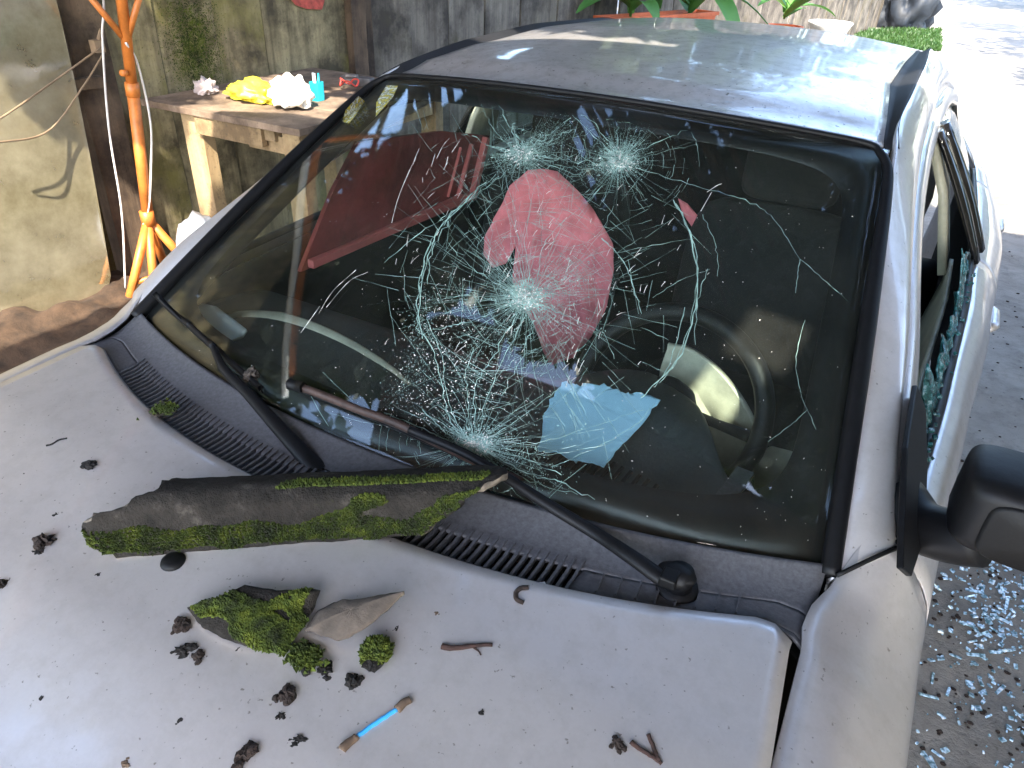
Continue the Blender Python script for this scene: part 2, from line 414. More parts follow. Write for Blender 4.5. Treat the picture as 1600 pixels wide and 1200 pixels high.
ed = [fy(q) for q in (576, 640, 700, 758, 815, 872, 930)]
for a, c in zip(ed, ed[1:]): fboard('fence_board', a+0.004, c-0.010, 2.2+R.uniform(-.1, .1), PLANK, tilt=R.uniform(-.012, .016))
y0 = ed[-1]
for k in range(40):
    y1 = y0+R.uniform(0.28, 0.5); fboard('fence_board', y0+0.005, y1-0.012, 2.1+R.uniform(-.15, .15), PLANK if y0 < 20 else SHEET, tilt=R.uniform(-.02, .03)); y0 = y1
    if y0 > 24: break
nm = None
for y_ in [ed[0]+.05*q for q in range(0)]: pass
# bracket block and a nailed batten on the near post
pf = Vector((fx(post_y[0]), post_y[0], 0))
c0 = onpl(118, 132, (FP[0]+0.11, 1, 0), FN)
b = MB(); b.bar(c0-fdir*0.09, c0+fdir*0.12, 0.05, 0.045); world(b.build('post_block', POSTW, smooth=False), fence)
c1 = onpl(152, 72, (FP[0]+0.12, 1, 0), FN)
b = MB(); b.box(c1, (0.04, 0.045, 0.05)); b.tube([c1+V(.02, 0, .03), c1+V(.04, .01, .07)], 0.008); world(b.build('insulator', BROWNCABLE, smooth=False), fence)
# wires from the post
def wire(name, pts, rad, mat, label, group=None, n=24):
    b = MB(); b.tube(cr(pts, n), rad, 6); o = b.build(name, mat); tag(o, label, 'wire', group); return o
A0 = c1+V(.03, 0, 0)
wire('hanging_wire', [A0, onpl(80, 130, (FP[0]+.2, 1, 0), FN), onpl(0, 185, (FP[0]+.3, 1, 0), FN), onpl(-60, 215, (FP[0]+.3, 1, 0), FN)], 0.004, BROWNCABLE, 'thin tan wire running straight down left from the fence post knob')
wire('hanging_wire', [A0+V(.01, 0, -.02), onpl(130, 135, (FP[0]+.2, 1, 0), FN), onpl(75, 205, (FP[0]+.22, 1, 0), FN), onpl(0, 222, (FP[0]+.3, 1, 0), FN), onpl(-50, 222, (FP[0]+.3, 1, 0), FN)], 0.004, BROWNCABLE, 'sagging dark brown wire looping below the straight wire at the fence post')

# clouded sheet leaning on the fence, its lower corner rounded
nrm = FN.normalized()
pp = [(-60, -90), (74, -90), (88, 0), (104, 70), (122, 150), (140, 240), (158, 340), (173, 430), (168, 462), (150, 476), (120, 482), (85, 488), (45, 503), (15, 520), (-40, 560)]
front = [onpl(x, y, (FP[0]+0.13+0.05*(y+90)/600, 1, 0), FN) for x, y in pp]
cen = sum(front, Vector())/len(front)
vs = front+[q-nrm*0.012 for q in front]; n = len(front)
fs = [tuple(range(n)), tuple(reversed(range(n, 2*n)))]+[(i, n+i, n+(i+1) % n, (i+1) % n) for i in range(n)]
o = obj('plastic_sheet', vs, fs, PANE, smooth=False); tag(o, 'clouded glossy plastic sheet with rounded lower corner leaning on the fence', 'plastic sheet')

# ------------------------------------------------------------------ workbench against the fence
wb = empty('workbench', (-2.2, 2.1, 0)); tag(wb, 'rough timber workbench standing against the mossy fence', 'workbench')
TZ = 0.90
def wbox(name, c, d, mat, rot=None, bev=0.003):
    b = MB(); b.box(c, d, rot); return world(b.build(name, mat, smooth=False, bevel=bev), wb)
for k, (a, c) in enumerate(((1.53, 1.88), (1.885, 2.28), (2.285, 2.70))):
    wbox('top_board', (-2.17, (a+c)/2, TZ-0.015+0.001*k), (1.0, c-a, 0.03), BENCHTOP)
wbox('leg', (-2.385, 1.60, 0.435), (0.125, 0.07, 0.87), BENCHW)
wbox('leg', (-1.76, 1.60, 0.435), (0.10, 0.07, 0.87), BENCHW)
wbox('leg', (-2.5, 2.62, 0.435), (0.10, 0.07, 0.87), BENCHW)
wbox('leg', (-1.76, 2.62, 0.435), (0.10, 0.07, 0.87), BENCHW)
wbox('apron', (-2.12, 1.555, TZ-0.072), (0.42, 0.03, 0.082), BENCHW)
wbox('brace_block', (-1.93, 1.60, TZ-0.10), (0.22, 0.04, 0.075), BENCHW)
wbox('brace_block', (-1.90, 1.585, TZ-0.055), (0.10, 0.05, 0.06), BENCHW)
wbox('side_rail', (-1.735, 2.1, TZ-0.075), (0.03, 0.95, 0.09), BENCHW)

def blob(cx, rx, ry, rz, seed, amp=0.35, fr=2.2, sub=4, sharp=False):
    bm = bmesh.new(); bmesh.ops.create_icosphere(bm, subdivisions=sub, radius=1)
    for v in bm.verts:
        d = v.co.normalized(); q = Vector((d.x*fr+seed*3.7, d.y*fr+seed*1.3, d.z*fr))
        h = noise.noise(q)+0.5*noise.noise(q*2.3)+0.3*noise.noise(q*5.1)
        if sharp: h = 1-abs(h)*2.2
        k = 1+amp*h
        v.co = Vector((d.x*rx*k, d.y*ry*k, max(d.z, -0.35)*rz*k))
    vs = [v.co+Vector(cx) for v in bm.verts]; fs = [tuple(v.index for v in f.verts) for f in bm.faces]; bm.free()
    return vs, fs
def tp(px, py): return on(px, py, 2, TZ)
p = tp(322, 146); o = obj('crumpled_tissue', *blob(p+V(0, 0, .02), .055, .045, .045, 3, .6, 2.5), TISSUE); tag(o, 'crumpled greyish pink tissue on the left end of the workbench', 'tissue')
p = tp(398, 160); o = obj('plastic_bag', *blob(p+V(-.02, .03, .03), .15, .09, .06, 5, .45, 2.4), YELLOWBAG); tag(o, 'crumpled bright yellow plastic bag on the workbench', 'plastic bag')
p = tp(447, 172); o = obj('plastic_bag', *blob(p+V(-.01, .05, .05),   .095, .085, .095, 8, .38, 2.4), WHITEBAG); tag(o, 'stuffed sunlit white plastic bag beside the yellow bag', 'plastic bag')
# turquoise pen holder with pens
p = tp(497, 157); cup = empty('pen_holder', p); tag(cup, 'turquoise pen holder beside the white bag on the workbench', 'pen holder')
rows = []
for z, r_ in ((0, .026), (.003, .028), (.085, .030), (.085, .026), (.01, .024)):
    rows.append([p+V(r_*math.copysign(abs(math.cos(a))**.6, math.cos(a)), r_*math.copysign(abs(math.sin(a))**.6, math.sin(a)), z) for a in [2*math.pi*i/20 for i in range(20)]])
v, f = grid(rows, True); f.append(tuple(range(80, 100))); f.append(tuple(reversed(range(20)))); world(obj('cup', v, f, CYAN, smooth=False), cup)
for dx, dy, c_ in ((-.01, 0, WHITEPL), (.008, .006, CYAN), (.002, -.01, WHITEPL)):
    b = MB(); b.tube([p+V(dx, dy, .012), p+V(dx*1.6, dy, .125)], .005); world(b.build('pen', c_), cup)
# red tangled wire and a dark tool
p = tp(545, 140)
b = MB(); pts = [p+V(.05*math.cos(a)*(1+.3*math.sin(3*a)), .04*math.sin(a), .02+.03*abs(math.sin(a*1.5))) for a in [i*.7 for i in range(14)]]
b.tube(cr(pts, 70), .004, 6); tag(b.build('coiled_wire', REDWIRE), 'tangled red wire lying on the workbench behind the pen holder', 'wire')
b = MB(); q = tp(545, 135); b.bar(q+V(-.06, .02, .025), q+V(.12, .05, .025), .05, .045); b.tube([q+V(.12, .05, .025), q+V(.2, .07, .02)], [.018, .012]); b.tube([q+V(-.02, .0, .05), q+V(.05, .02, .052)], .012)
tag(b.build('power_tool', TOOLGREY, bevel=.006), 'dark grey hand tool lying beside the red wire', 'tool')
# pale bag of cement under the bench
p = on(322, 350, 2, 0.25); 
o = obj('sack', *blob((-2.28, 1.42, 0.2), .12, .10, .26, 12, .2, 1.5), CERWHITE); tag(o, 'pale grey sack standing in front of the workbench leg', 'sack')

# ------------------------------------------------------------------ orange tripod stand
st = empty('pole_stand', (-2.55, 1.35, 0)); tag(st, 'orange painted metal pole stand with three splayed legs', 'stand')
hub = on(232, 345, 0, -2.55); top = hub+(on(190, 0, 0, -2.47)-hub)*2.3
def tubeo(name, pts, r_, mat, par, n=10):
    b = MB(); b.tube(pts, r_, n); return world(b.build(name, mat), par)
top1 = hub+(top-hub)*(1.5/2.3); fork = hub+(top1-hub)*0.555
tubeo('pole', [hub, hub+(top1-hub)*0.42], .026, ORANGE, st)
tubeo('upper_pole', [hub+(top1-hub)*.42, top], .023, ORANGE, st)
tubeo('collar', [hub+(top1-hub)*.40, hub+(top1-hub)*.44], .030, ORANGE, st)
tubeo('collar', [hub-V(0, 0, .02), hub+V(0, 0, .05)], .033, ORANGE, st)
for tx in (on(199, 480, 2, 0.01), on(243, 470, 2, 0.01), on(318, 440, 2, 0.01), V(-2.72, 1.5, .01)):
    tubeo('leg', [hub+V(0, 0, .01), tx], .021, ORANGE, st)
tubeo('spreader', [hub+(on(199, 480, 2, .01)-hub)*.72, hub+(on(318, 440, 2, .01)-hub)*.72], .012, ORANGE, st)
for tx in (on(128, -20, 0, -2.5), on(222, -20, 0, -2.40)):
    tubeo('arm', [fork, tx], .013, ORANGE, st)
k0 = hub+(top1-hub)*.47
tubeo('knob', [k0+V(.01, -.03, 0), k0+V(.02, -.055, .005)], .014, ORANGE, st)
b = MB(); b.tube(cr([top+V(-.03, -.03, -.05), on(160, -10, 0, -2.52)+V(0, 0, .4), on(160, -10, 0, -2.52), on(160, 60, 0, -2.55), on(170, 200, 0, -2.58), on(190, 330, 0, -2.6), on(196, 450, 0, -2.62)], 40), .005, 6)
tag(b.build('hanging_cable', CABLE), 'pale cord hanging left of the orange pole stand', 'cord')
b = MB(); b.tube(cr([fork+V(.02, -.02, 0), on(215, 100, 0, -2.48), on(235, 190, 0, -2.48), on(236, 260, 0, -2.5), on(233, 320, 0, -2.52), hub+V(.0, -.03, -.01)], 40), .005, 6)
tag(b.build('hanging_cable', CABLE), 'pale cord bowed out right of the orange pole stand', 'cord')

b = MB(); b.tube(cr([V(-2.50, 2.1, 1.6), V(-2.50, 1.3, 2.0), V(-2.52, .4, 2.55), V(-2.55, -.9, 3.1)], 24), .028, 10)  # unseen pipe and pole, added to mirror as streaks in the windscreen
tag(b.build('pipe', CERWHITE), 'unseen white pipe added high along the near fence for its reflection', 'pipe')
b = MB(); b.tube(cr([V(-2.58, 2.2, 1.66), V(-2.58, 1.4, 2.08), V(-2.60, .5, 2.65), V(-2.63, -.8, 3.2)], 24), .035, 10)
tag(b.build('pole', ORANGE), 'unseen orange pole added along the white pipe for its reflection', 'pole')
# ------------------------------------------------------------------ far end of the yard
pl = empty('planter_bench', (-1.9, 7, 0)); 
b = MB()
P0, P1 = on(930, 24, 1, 5.9), on(1085, 34, 1, 7.3)
tag(pl, 'wooden bench carrying the orange planter along the fence', 'bench')
zb_ = P0.z-0.26
for k in range(3):
    b = MB(); off = Vector((.08+.11*k, 0, 0)); b.bar(Vector((P0.x-.1, P0.y-.1, zb_-.02))+off, Vector((P1.x, P1.y+.5, zb_-.02))+off, .10, .03); world(b.build('seat_slat', POSTW, smooth=False), pl)
for q in (P0, P1):
    b = MB(); b.box((q.x+.12, q.y+.05, (zb_-.035)/2), (.3, .08, zb_-.035)); world(b.build('leg', POSTW, smooth=False), pl)
def trough(a, c, wd, h, name, label):
    t_ = empty(name, a); tag(t_, label, 'planter')
    d = (c-a).normalized(); sx = Vector((d.y, -d.x, 0)).normalized()
    def ring(ins, z): return [a+sx*(ins)+d*ins+V(0, 0, z), a+sx*(wd-ins)+d*ins+V(0, 0, z), c+sx*(wd-ins)-d*ins+V(0, 0, z+(a.z-c.z)), c+sx*ins-d*ins+V(0, 0, z+(a.z-c.z))]
    rows = [ring(.04, -h), ring(.01, -.035), ring(-.012, -.03), ring(-.012, 0), ring(.02, 0), ring(.03, -.05)]
    v, f = grid(rows, True); f.append((3, 2, 1, 0)); world(obj('tub', v, f, PLANTER, smooth=False), t_)
    world(obj('potting_soil', ring(.025, -.045), [(0, 1, 2, 3)], SOIL, smooth=False, solid=.01), t_)
    return t_
c2 = Vector((P1.x, P1.y, P0.z))
trough(P0, c2, .26, .25, 'planter_trough', 'long orange planter trough on the bench by the fence')
Q0 = on(1165, 42, 1, 8.2); 
def leafmesh(base, dirv, L, wd, droop, up=0.3, fold=.25):
    d = Vector(dirv).normalized(); side = d.cross(V(0, 0, 1)).normalized(); rows = []; k = 9
    for i in range(k+1):
        t = i/k; c_ = Vector(base)+d*L*t+V(0, 0, L*(up*t-droop*t*t)); hw = wd*math.sin(math.pi*min(1, .06+t*.93))**.7
        rows.append([c_-side*hw+V(0, 0, hw*fold), c_-side*hw*.5+V(0, 0, hw*fold*.35), c_, c_+side*hw*.5+V(0, 0, hw*fold*.35), c_+side*hw+V(0, 0, hw*fold)])
    return grid(rows)
def plant(name, base, n, L, wd, label, seed, dirs=None):
    rr = random.Random(seed); t_ = empty(name, base); tag(t_, label, 'plant')
    b = MB(); b.tube([base, base+V(.01, 0, L*.45)], [.012, .007]); world(b.build('stem', BROADLEAF), t_)
    for i in range(n):
        a = rr.uniform(0, 6.28); d = dirs[i % len(dirs)] if dirs else (math.cos(a), math.sin(a), 0)
        o = obj('leaf', *leafmesh(base+V(0, 0, rr.uniform(.02, .4)*L), d, L*rr.uniform(.7, 1.15), wd*rr.uniform(.7, 1.2), rr.uniform(.3, .9), rr.uniform(.4, 1.3)), BROADLEAF); world(o, t_)
plant('potted_plant', on(985, 26, 1, 6.3), 12, .75, .10, 'broad-leaved plant growing at the left end of the orange planter', 3)
plant('potted_plant', on(1075, 30, 1, 7.0), 15, .95, .095, 'drooping green plant over the middle of the orange planter', 5, [(.9, -.2, 0), (.7, -.7, 0), (-.5, -.6, 0), (1, .3, 0), (-.3, .5, 0), (.95, -.35, 0)])
plant('potted_plant', on(1225, 30, 1, 8.6), 9, .6, .08, 'upright plant with pale green leaves beside the white basin', 9)
# terracotta pot carrying the third plant, on a stand
def lathe(prof, c, n=28): 
    rows = [[Vector(c)+V(r_*math.cos(2*math.pi*i/n), r_*math.sin(2*math.pi*i/n), z) for i in range(n)] for r_, z in prof]
    v, f = grid(rows, True); f.append(tuple(reversed(range(n)))); return v, f
c3 = on(1225, 40, 1, 8.6)
b = MB(); b.box((c3.x, c3.y, (c3.z-.2)/2), (.8, .5, c3.z-.2)); o = b.build('wooden_crate', POSTW, smooth=False); tag(o, 'low brown crate under the terracotta pot by the far fence', 'crate')
v, f = lathe([(.15, -.2), (.2, -.02), (.21, -.02), (.21, .0), (.18, .0), (.17, -.06), (.01, -.06)], c3); tag(obj('plant_pot', v, f, PLANTER, smooth=False), 'round terracotta pot holding the pale green plant', 'pot')
c4 = on(1295, 48, 1, 9.6)
b = MB(); b.box((c4.x, c4.y, (c4.z-.12)/2), (.5, .5, c4.z-.12)); tag(b.build('stool', POSTW, smooth=False), 'squat wooden stool under the white basin', 'stool')
v, f = lathe([(.16, -.12), (.24, .06), (.26, .09), (.25, .10), (.22, .06), (.15, -.08), (.01, -.08)], c4); tag(obj('basin', v, f, CERWHITE), 'white round basin behind the car roof beside the plants', 'basin')
# grass patch, tarp, sunlit boards
b = MB()
for k in range(5200):
    x = R.uniform(1335, 1470); yv = R.uniform(46, 80)
    g = on(x, yv, 2, 0)
    if g.x < fx(g.y)+.05: continue
    a = R.uniform(0, 6.28); h = R.uniform(.03, .09); d = V(math.cos(a), math.sin(a), 0)*.02
    b.v += [g-d, g+d, g+V(R.uniform(-.04, .04), R.uniform(-.04, .04), h)]; m_ = len(b.v); b.f.append((m_-3, m_-2, m_-1))
tag(b.build('grass', GRASSM, smooth=False), 'short green grass patch at the foot of the far fence', 'grass', kind='stuff')
q = on(1420, 44, 2, 0.0); 
o = obj('tarpaulin', *blob(q+V(-.2, 0, .28), .6, .45, 1.0, 21, .7, 2.2), BLUETARP); tag(o, 'dark blue tarpaulin heap behind the grass at the far fence', 'tarpaulin')

# trees (leaf-faced crowns)
def tree(x, y, h, cr_, seed, label, n=5200, leaf=.16, base=.45, box=None, ncl=14):
    rr = random.Random(seed); t_ = empty('tree', (x, y, 0)); tag(t_, label, 'tree', 'trees around the yard')
    b = MB(); top_ = Vector((x+rr.uniform(-.3, .3), y+rr.uniform(-.3, .3), h*.85))
    b.tube(cr([(x, y, -.1), (x+rr.uniform(-.2, .2), y+rr.uniform(-.2, .2), h*.4), top_], 10), [.17-.012*i for i in range(10)], 10)
    cl = []
    for i in range(ncl):
        a = rr.uniform(0, 6.28); rad = cr_*rr.uniform(.3, .95); c_ = Vector((x+rad*math.cos(a), y+rad*math.sin(a), h*rr.uniform(base, 1.0)))
        rcl = cr_*rr.uniform(.25, .5)
        if box: c_ = Vector([rr.uniform(box[q], box[q+3]) for q in range(3)]); rcl = rr.uniform(.45, .75); c_.y += .5*(c_.x < -1)-.45*(-.6 < c_.x < .2 and c_.y < 1.2)
        if box and box[3] > 1 and i % 6 == 0: c_ = Vector((rr.uniform(.7, 2.3), rr.uniform(.15, 1.9), rr.uniform(3.5, 4.3)))
        if box and box[3] > 1 and i % 9 == 2: c_ = Vector((rr.uniform(-.9, 1.0), rr.uniform(.0, .5), rr.uniform(3.4, 3.8))); rcl = .5
        if box and box[3] > 1 and i in (7, 22, 37): c_ = Vector((rr.uniform(.8, 1.6), rr.uniform(-.05, .35), 3.35)); rcl = .42
        if box and box[3] > 1 and i in (10, 25, 40, 55): c_ = Vector((rr.uniform(-2.9, -2.0), rr.uniform(-.6, .4), rr.uniform(3.3, 3.6))); rcl = .5
        if box and box[3] > 1 and i % 13 == 1: c_ = Vector((rr.uniform(-2.3, -1.0), rr.uniform(.2, .7), rr.uniform(3.6, 4.4)))
        cl.append((c_, rcl))
        b.tube(cr([(x, y, h*.35), ((x+c_.x)/2, (y+c_.y)/2, h*.55), c_], 6), [.06, .05, .04, .03, .02, .01], 6)
    world(b.build('trunk', BARK), t_)
    m_ = MB()
    for k in range(n):
        c_, r_ = rr.choice(cl); d = Vector((rr.gauss(0, 1), rr.gauss(0, 1), rr.gauss(0, .8))).normalized()*r_*rr.random()**.4
        p_ = c_+d; u_ = Vector((rr.gauss(0, 1), rr.gauss(0, 1), rr.gauss(0, .6))).normalized(); v_ = u_.orthogonal().normalized(); L = leaf*rr.uniform(.6, 1.3)
        m_.add(([p_-u_*L, p_+v_*L*.4, p_+u_*L, p_-v_*L*.4], [(0, 1, 2, 3)]))
    world(m_.build('crown', LEAF, smooth=False), t_)
tree(-3.5, 4.2, 5.6, 3.9, 4, 'leafy tree behind the mossy fence, unseen boughs added over the car', 38000, .13, .62, (-3.4, .05, 3.7, 1.7, 4.6, 5.0), 78)  # boughs shaped to cover sky mirrored in the windscreen
tree(-5.2, 6.2, 6.5, 2.6, 5, 'leafy tree behind the grey plank fence past the workbench', 5000, .16, .5)
tree(-4.6, 9.5, 7.5, 3.0, 14, 'dense dark tree behind the fence where the planter stands', 6000, .2, .3)
tree(-4.2, 14.5, 8.0, 3.2, 15, 'tall tree behind the plank fence beyond the white basin', 6000, .2, .3)
tree(4.8, 8.0, 5.5, 2.3, 16, 'bushy tree at the right edge of the yard just past the house', 6000, .16, .25)
tree(5.6, 13.5, 7.0, 3.0, 6, 'tree on the right of the yard beyond the house', 5000, .18, .35)
tree(-3.5, 27, 8, 4.0, 7, 'big tree past the far end of the fence', 5000, .24, .3)
tree(5.5, 27, 8, 4.2, 8, 'big tree on the far right of the sandy yard', 5000, .24, .3)
tree(-4.3, -.2, 5.4, 2.6, 19, 'unseen leafy tree added behind the fence sheet at the near end', 9000, .13, .55, (-5.6, -1.5, 3.2, -2.35, 1.2, 4.8), 30)  # added to block sky mirrored in the left of the glass
tree(-6.0, -3.5, 6.5, 2.8, 9, 'leafy tree behind the near end of the fence', 4000, .17, .4)

def bush(x, y, rx, h, seed, label, n=3500):
    rr = random.Random(seed); t_ = empty('bush', (x, y, 0)); tag(t_, label, 'bush', 'bushes on the right of the yard'); m_ = MB(); b = MB()
    for k in range(6): b.tube([(x, y, -.05), (x+rr.uniform(-.4, .4), y+rr.uniform(-.4, .4), h*.7)], [.03, .012], 6)
    world(b.build('stem', BARK), t_)
    for k in range(n):
        d = Vector((rr.gauss(0, 1), rr.gauss(0, 1), rr.gauss(0, 1))).normalized()*rr.random()**.35
        d *= 1+.3*noise.noise(d*2.2+Vector((seed, 0, 0)))
        p_ = Vector((x, y, h*.52))+V(d.x*rx, d.y*rx, d.z*h*.5)
        u_ = Vector((rr.gauss(0, 1), rr.gauss(0, 1), rr.gauss(0, .6))).normalized(); v_ = u_.orthogonal().normalized(); L = rr.uniform(.05, .11)
        m_.add(([p_-u_*L, p_+v_*L*.4, p_+u_*L, p_-v_*L*.4], [(0, 1, 2, 3)]))
    world(m_.build('foliage', LEAF, smooth=False), t_)
bush(3.5, 3.9, 1.0, 1.9, 31, 'leafy bush at the corner of the house'); bush(3.9, 5.6, 1.0, 1.6, 32, 'leafy bush between the house corner bush and the bushy tree')
# ================================================================== CAR
car = empty('car', (0, 1.0, 0)); tag(car, 'silver car with a shattered windscreen parked under the eave', 'car')
def part(name, vf, mat, parent=None, **kw):
    o = obj(name, vf[0], vf[1], mat, None, **kw)
    if parent is None: world(o, car)
    else:
        o.parent = parent; o.matrix_parent_inverse = parent.matrix_world.inverted() if parent.parent is None else (Matrix.Translation(-Vector(car.location)).inverted().inverted())
        o.matrix_parent_inverse = Matrix.Identity(4)
    return o
# child parts are built in world coordinates; a part's own matrix_local is identity with the car offset held in its parent inverse
def sub(o, parent): o.parent = parent; o.matrix_parent_inverse = Matrix.Identity(4); return o

def W(u, v):
    b_ = V(.69*u, .02-.125*(1-abs(u)**2.2), .93); t_ = V(.585*u, .745-.11*(1-u*u), 1.324+.04*(1-u*u))
    return b_*(1-v)+t_*v+V(0, -.46, .89)*(.02*4*v*(1-v)*(1-.5*u*u))
NU, NV = 60, 36
ws_rows = [[W(-1+2*i/NU, j/NV) for i in range(NU+1)] for j in range(NV+1)]
wv, wf = grid(ws_rows)
windshield = part('windscreen', (wv, wf), WSGLASS, solid=.0045)
WBVH = BVHTree.FromPolygons(wv, wf)
def onglass(px, py, h=0.0):
    d = ray(px, py).normalized(); loc, nn, idx, dist = WBVH.ray_cast(CAM_LOC, d)
    if loc is None:
        loc = onpl(px, py, W(0, 0), V(0, -.46, .89)); nn = V(0, -.46, .89)
    if nn.z < 0: nn = -nn
    return loc-d*(h/abs(d.dot(nn))), nn
# ceramic black band on the inside edge of the glass, rounded inner corners
def band():
    outer, inner = [], []
    M = 160
    for k in range(M):
        a = 2*math.pi*k/M; c_, s_ = math.cos(a), math.sin(a)
        def sq(p): return (math.copysign(abs(c_)**(2/p), c_), math.copysign(abs(s_)**(2/p), s_))
        x, y = sq(40); outer.append((x*.999, y*.999)); x, y = sq(9)
        inner.append((x*.905, y*(.86 if y > 0 else .80)-(0.015 if y > 0 else -.0)))
    rows = []
    for ring in (outer, inner):
        r_ = []
        for x, y in ring:
            p_ = W(max(-1, min(1, x)), max(0, min(1, (y+1)/2))); r_.append(p_-V(0, -.46, .89)*.0065)
        rows.append(r_)
    return grid(rows, True)
part('black_border', band(), CERAMIC, windshield, solid=.001)
# rubber/plastic mouldings round the glass
def strip(pts, offs, rad, name, mat, n=60, parent=None, flat=.55):
    pts = cr(pts, n); b = MB(); b.tube(pts, rad, 8); return part(name, (b.v, b.f), mat, parent)
path = [W(-1, v)+V(-.005, -.004, .004) for v in (0, .1, .25, .4, .55, .7, .82)]
path += [W(-.995, .92)+V(-.004, -.0, .006), W(-.975, .97)+V(0, .0, .006), W(-.93, .995)+V(0, .004, .005)]
path += [W(u, 1)+V(0, .006, .004) for u in (-.75, -.5, -.25, 0, .25, .5, .75)]
path += [W(.93, .995)+V(0, .004, .005), W(.975, .97)+V(0, .0, .006), W(.995, .92)+V(.004, -.0, .006)]
path += [W(1, v)+V(.005, -.004, .004) for v in (.82, .7, .55, .4, .25, .1, 0)]
P = cr(path, 200); k = MB()
k.tube(P, [.0135-.008*max(0, min(1, (.5-abs(i/199-.5))/.5*2.2-.62)) for i in range(200)], 8); part('glass_moulding', (k.v, k.f), BLACKTRIM, windshield)

# ---- hood
def hood_z(y, u):
    e = lerp_tab([(-1.12, .70), (-1.0, .78), (-.7, .868), (-.5, .901), (-.3, .922), (-.09, .935), (.1, .94)], y)
    return e+.020*(1-u*u)
def hood_pt(u, t):
    yr = -.088-.158*(1-abs(u)**2.3)-.035*max(0, (abs(u)-.93)/.07)**2.2; yf = -1.10+.16*abs(u)**2.5
    y = yr+(yf-yr)*t; x = (.672+.016*min(1, t*5)-.05*max(0, t-.6)/.4)*u
    return V(x, y, hood_z(y, u)+.0011*noise.noise((x*5, y*5, 2))*min(1, t*6)*(1-u**6)+.0004*noise.noise((x*19, y*19, 5))*min(1, t*6))
# rounded rear corners: pull the rear edge forward near |u| = 1
def hood_pt2(u, t):
    p_ = hood_pt(u, t)
    return p_
rows = [[hood_pt2(-1+2*i/60, j/50) for i in range(61)] for j in range(51)]
# rolled rear lip
lip = [q+V(0, .004, -.004) for q in rows[0]]; lip2 = [q+V(0, .003, -.025) for q in rows[0]]
hv, hf = grid([lip2, lip]+rows)
hood = part('bonnet', (hv, hf), PAINT, solid=.004)
HBVH = BVHTree.FromPolygons(hv, hf)
def onhood(px, py):
    d = ray(px, py).normalized(); loc, nn, i_, di = HBVH.ray_cast(CAM_LOC, d)
    if loc is None: return onpl(px, py, (0, -.3, .94), (0, 0, 1)), V(0, 0, 1)
    if nn.z < 0: nn = -nn
    return loc, nn

# ---- cowl with louvred vents
def cowl_pt(u, s, dip=0.0):
    a = W(u, .014)+V(0, -.002, .005); uh = u*1.02
    b_ = hood_pt(max(-1, min(1, u)), 0)+V(0, .006, -.010)
    if abs(u) > .97: b_.x = a.x
    p_ = a.lerp(b_, s); p_.z += -.012*math.sin(math.pi*s)-dip
    return p_
def cowl_strip(s0, s1, n=14, u0=-1, u1=1, dip=0.0, m=90):
    return [[cowl_pt(u0+(u1-u0)*i/m, s0+(s1-s0)*j/n, dip) for i in range(m+1)] for j in range(n+1)]
cowl_top = part('cowl_panel', grid(cowl_strip(0, .60)), GREYPLASTIC, solid=.004)
part('cowl_lip', grid(cowl_strip(.955, 1.02, 3)), GREYPLASTIC, cowl_top, solid=.004)
part('vent_floor', grid(cowl_strip(.55, 1.0, 4, dip=.022)), VOID, cowl_top, solid=.003)
for u0, u1 in ((-1, -.80), (-.03, .05), (.60, 1.0)):
    part('cowl_infill', grid(cowl_strip(.602, .953, 8, u0, u1, m=16)), GREYPLASTIC, cowl_top, solid=.004)
ribme = None
def rib(u, s0, s1, wd, lift):
    a, b_ = cowl_pt(u, s0)+V(0, 0, lift), cowl_pt(u+.012, s1)+V(0, 0, lift); mid = (a+b_)/2; mid.z = cowl_pt(u, (s0+s1)/2).z+lift
    k = MB(); d = V(wd, 0, 0)
    for p_, q_ in ((a, mid), (mid, b_)): k.bar(p_, q_, wd, .010)
    part('vent_rib', (k.v, k.f), GREYPLASTIC, cowl_top, smooth=False)
u = -.80
while u < .60:
    if not (-.035 < u < .05): rib(u, .48, .97, .0042, .001)
    u += .0178
for k in range(8): rib(.64+k*.035, .62, .93, .0022, .0035)

# ---- body sides
X85 = [(-1.12, .52), (-1.0, .66), (-.8, .765), (-.6, .805), (-.3, .826), (0, .829), (.3, .842), (.6, .862), (1.1, .900), (1.8, .930), (2.1, .925), (2.5, .893), (2.9, .84), (3.1, .74)]
XB = [(-.1, .75), (.03, .762), (.3, .79), (.62, .811), (1.13, .834), (1.9, .833), (2.5, .815), (3.1, .72)]
def side_cols(y, top):
    x = lerp_tab(X85, y)
    return [top, top.lerp(V(x, y, .85), .35)+V(.010, 0, .012), top.lerp(V(x, y, .85), .7)+V(.010, 0, .008), V(x, y, .85), V(x+.008, y, .76), V(x+.006, y, .66), V(x-.002, y, .52), V(x-.02, y, .38), V(x-.06, y, .24)]
def mir(vf, s):
    if s > 0: return vf
    return [V(-p_[0], p_[1], p_[2]) for p_ in vf[0]], [tuple(reversed(f_)) for f_ in vf[1]]
def side_panel(y0, y1, topf, n=30):
    return grid([cr(side_cols(y0+(y1-y0)*i/n, topf(y0+(y1-y0)*i/n)), 22) for i in range(n+1)])
def fender_top(y):
    x = lerp_tab([(-1.12, .50), (-1.0, .60), (-.8, .652), (-.6, .680), (-.3, .6895), (-.12, .6865), (-.085, .680), (-.05, .683), (0, .700), (.05, .716), (.1, .735)], y)
    z = lerp_tab([(-1.12, .66), (-1.0, .765), (-.7, .866), (-.5, .900), (-.3, .920), (-.1, .932), (0, .938), (.05, .962), (.1, .985)], y)
    return V(x, y, z)
def belt(y): return V(lerp_tab(XB, y), y, .935)
def arch(vf, yc, zc=.30, r_=.33):
    v, f = vf
    keep = [q for q in f if not all(math.hypot(v[i][1]-yc, v[i][2]-zc) < r_ for i in q)]
    return v, keep
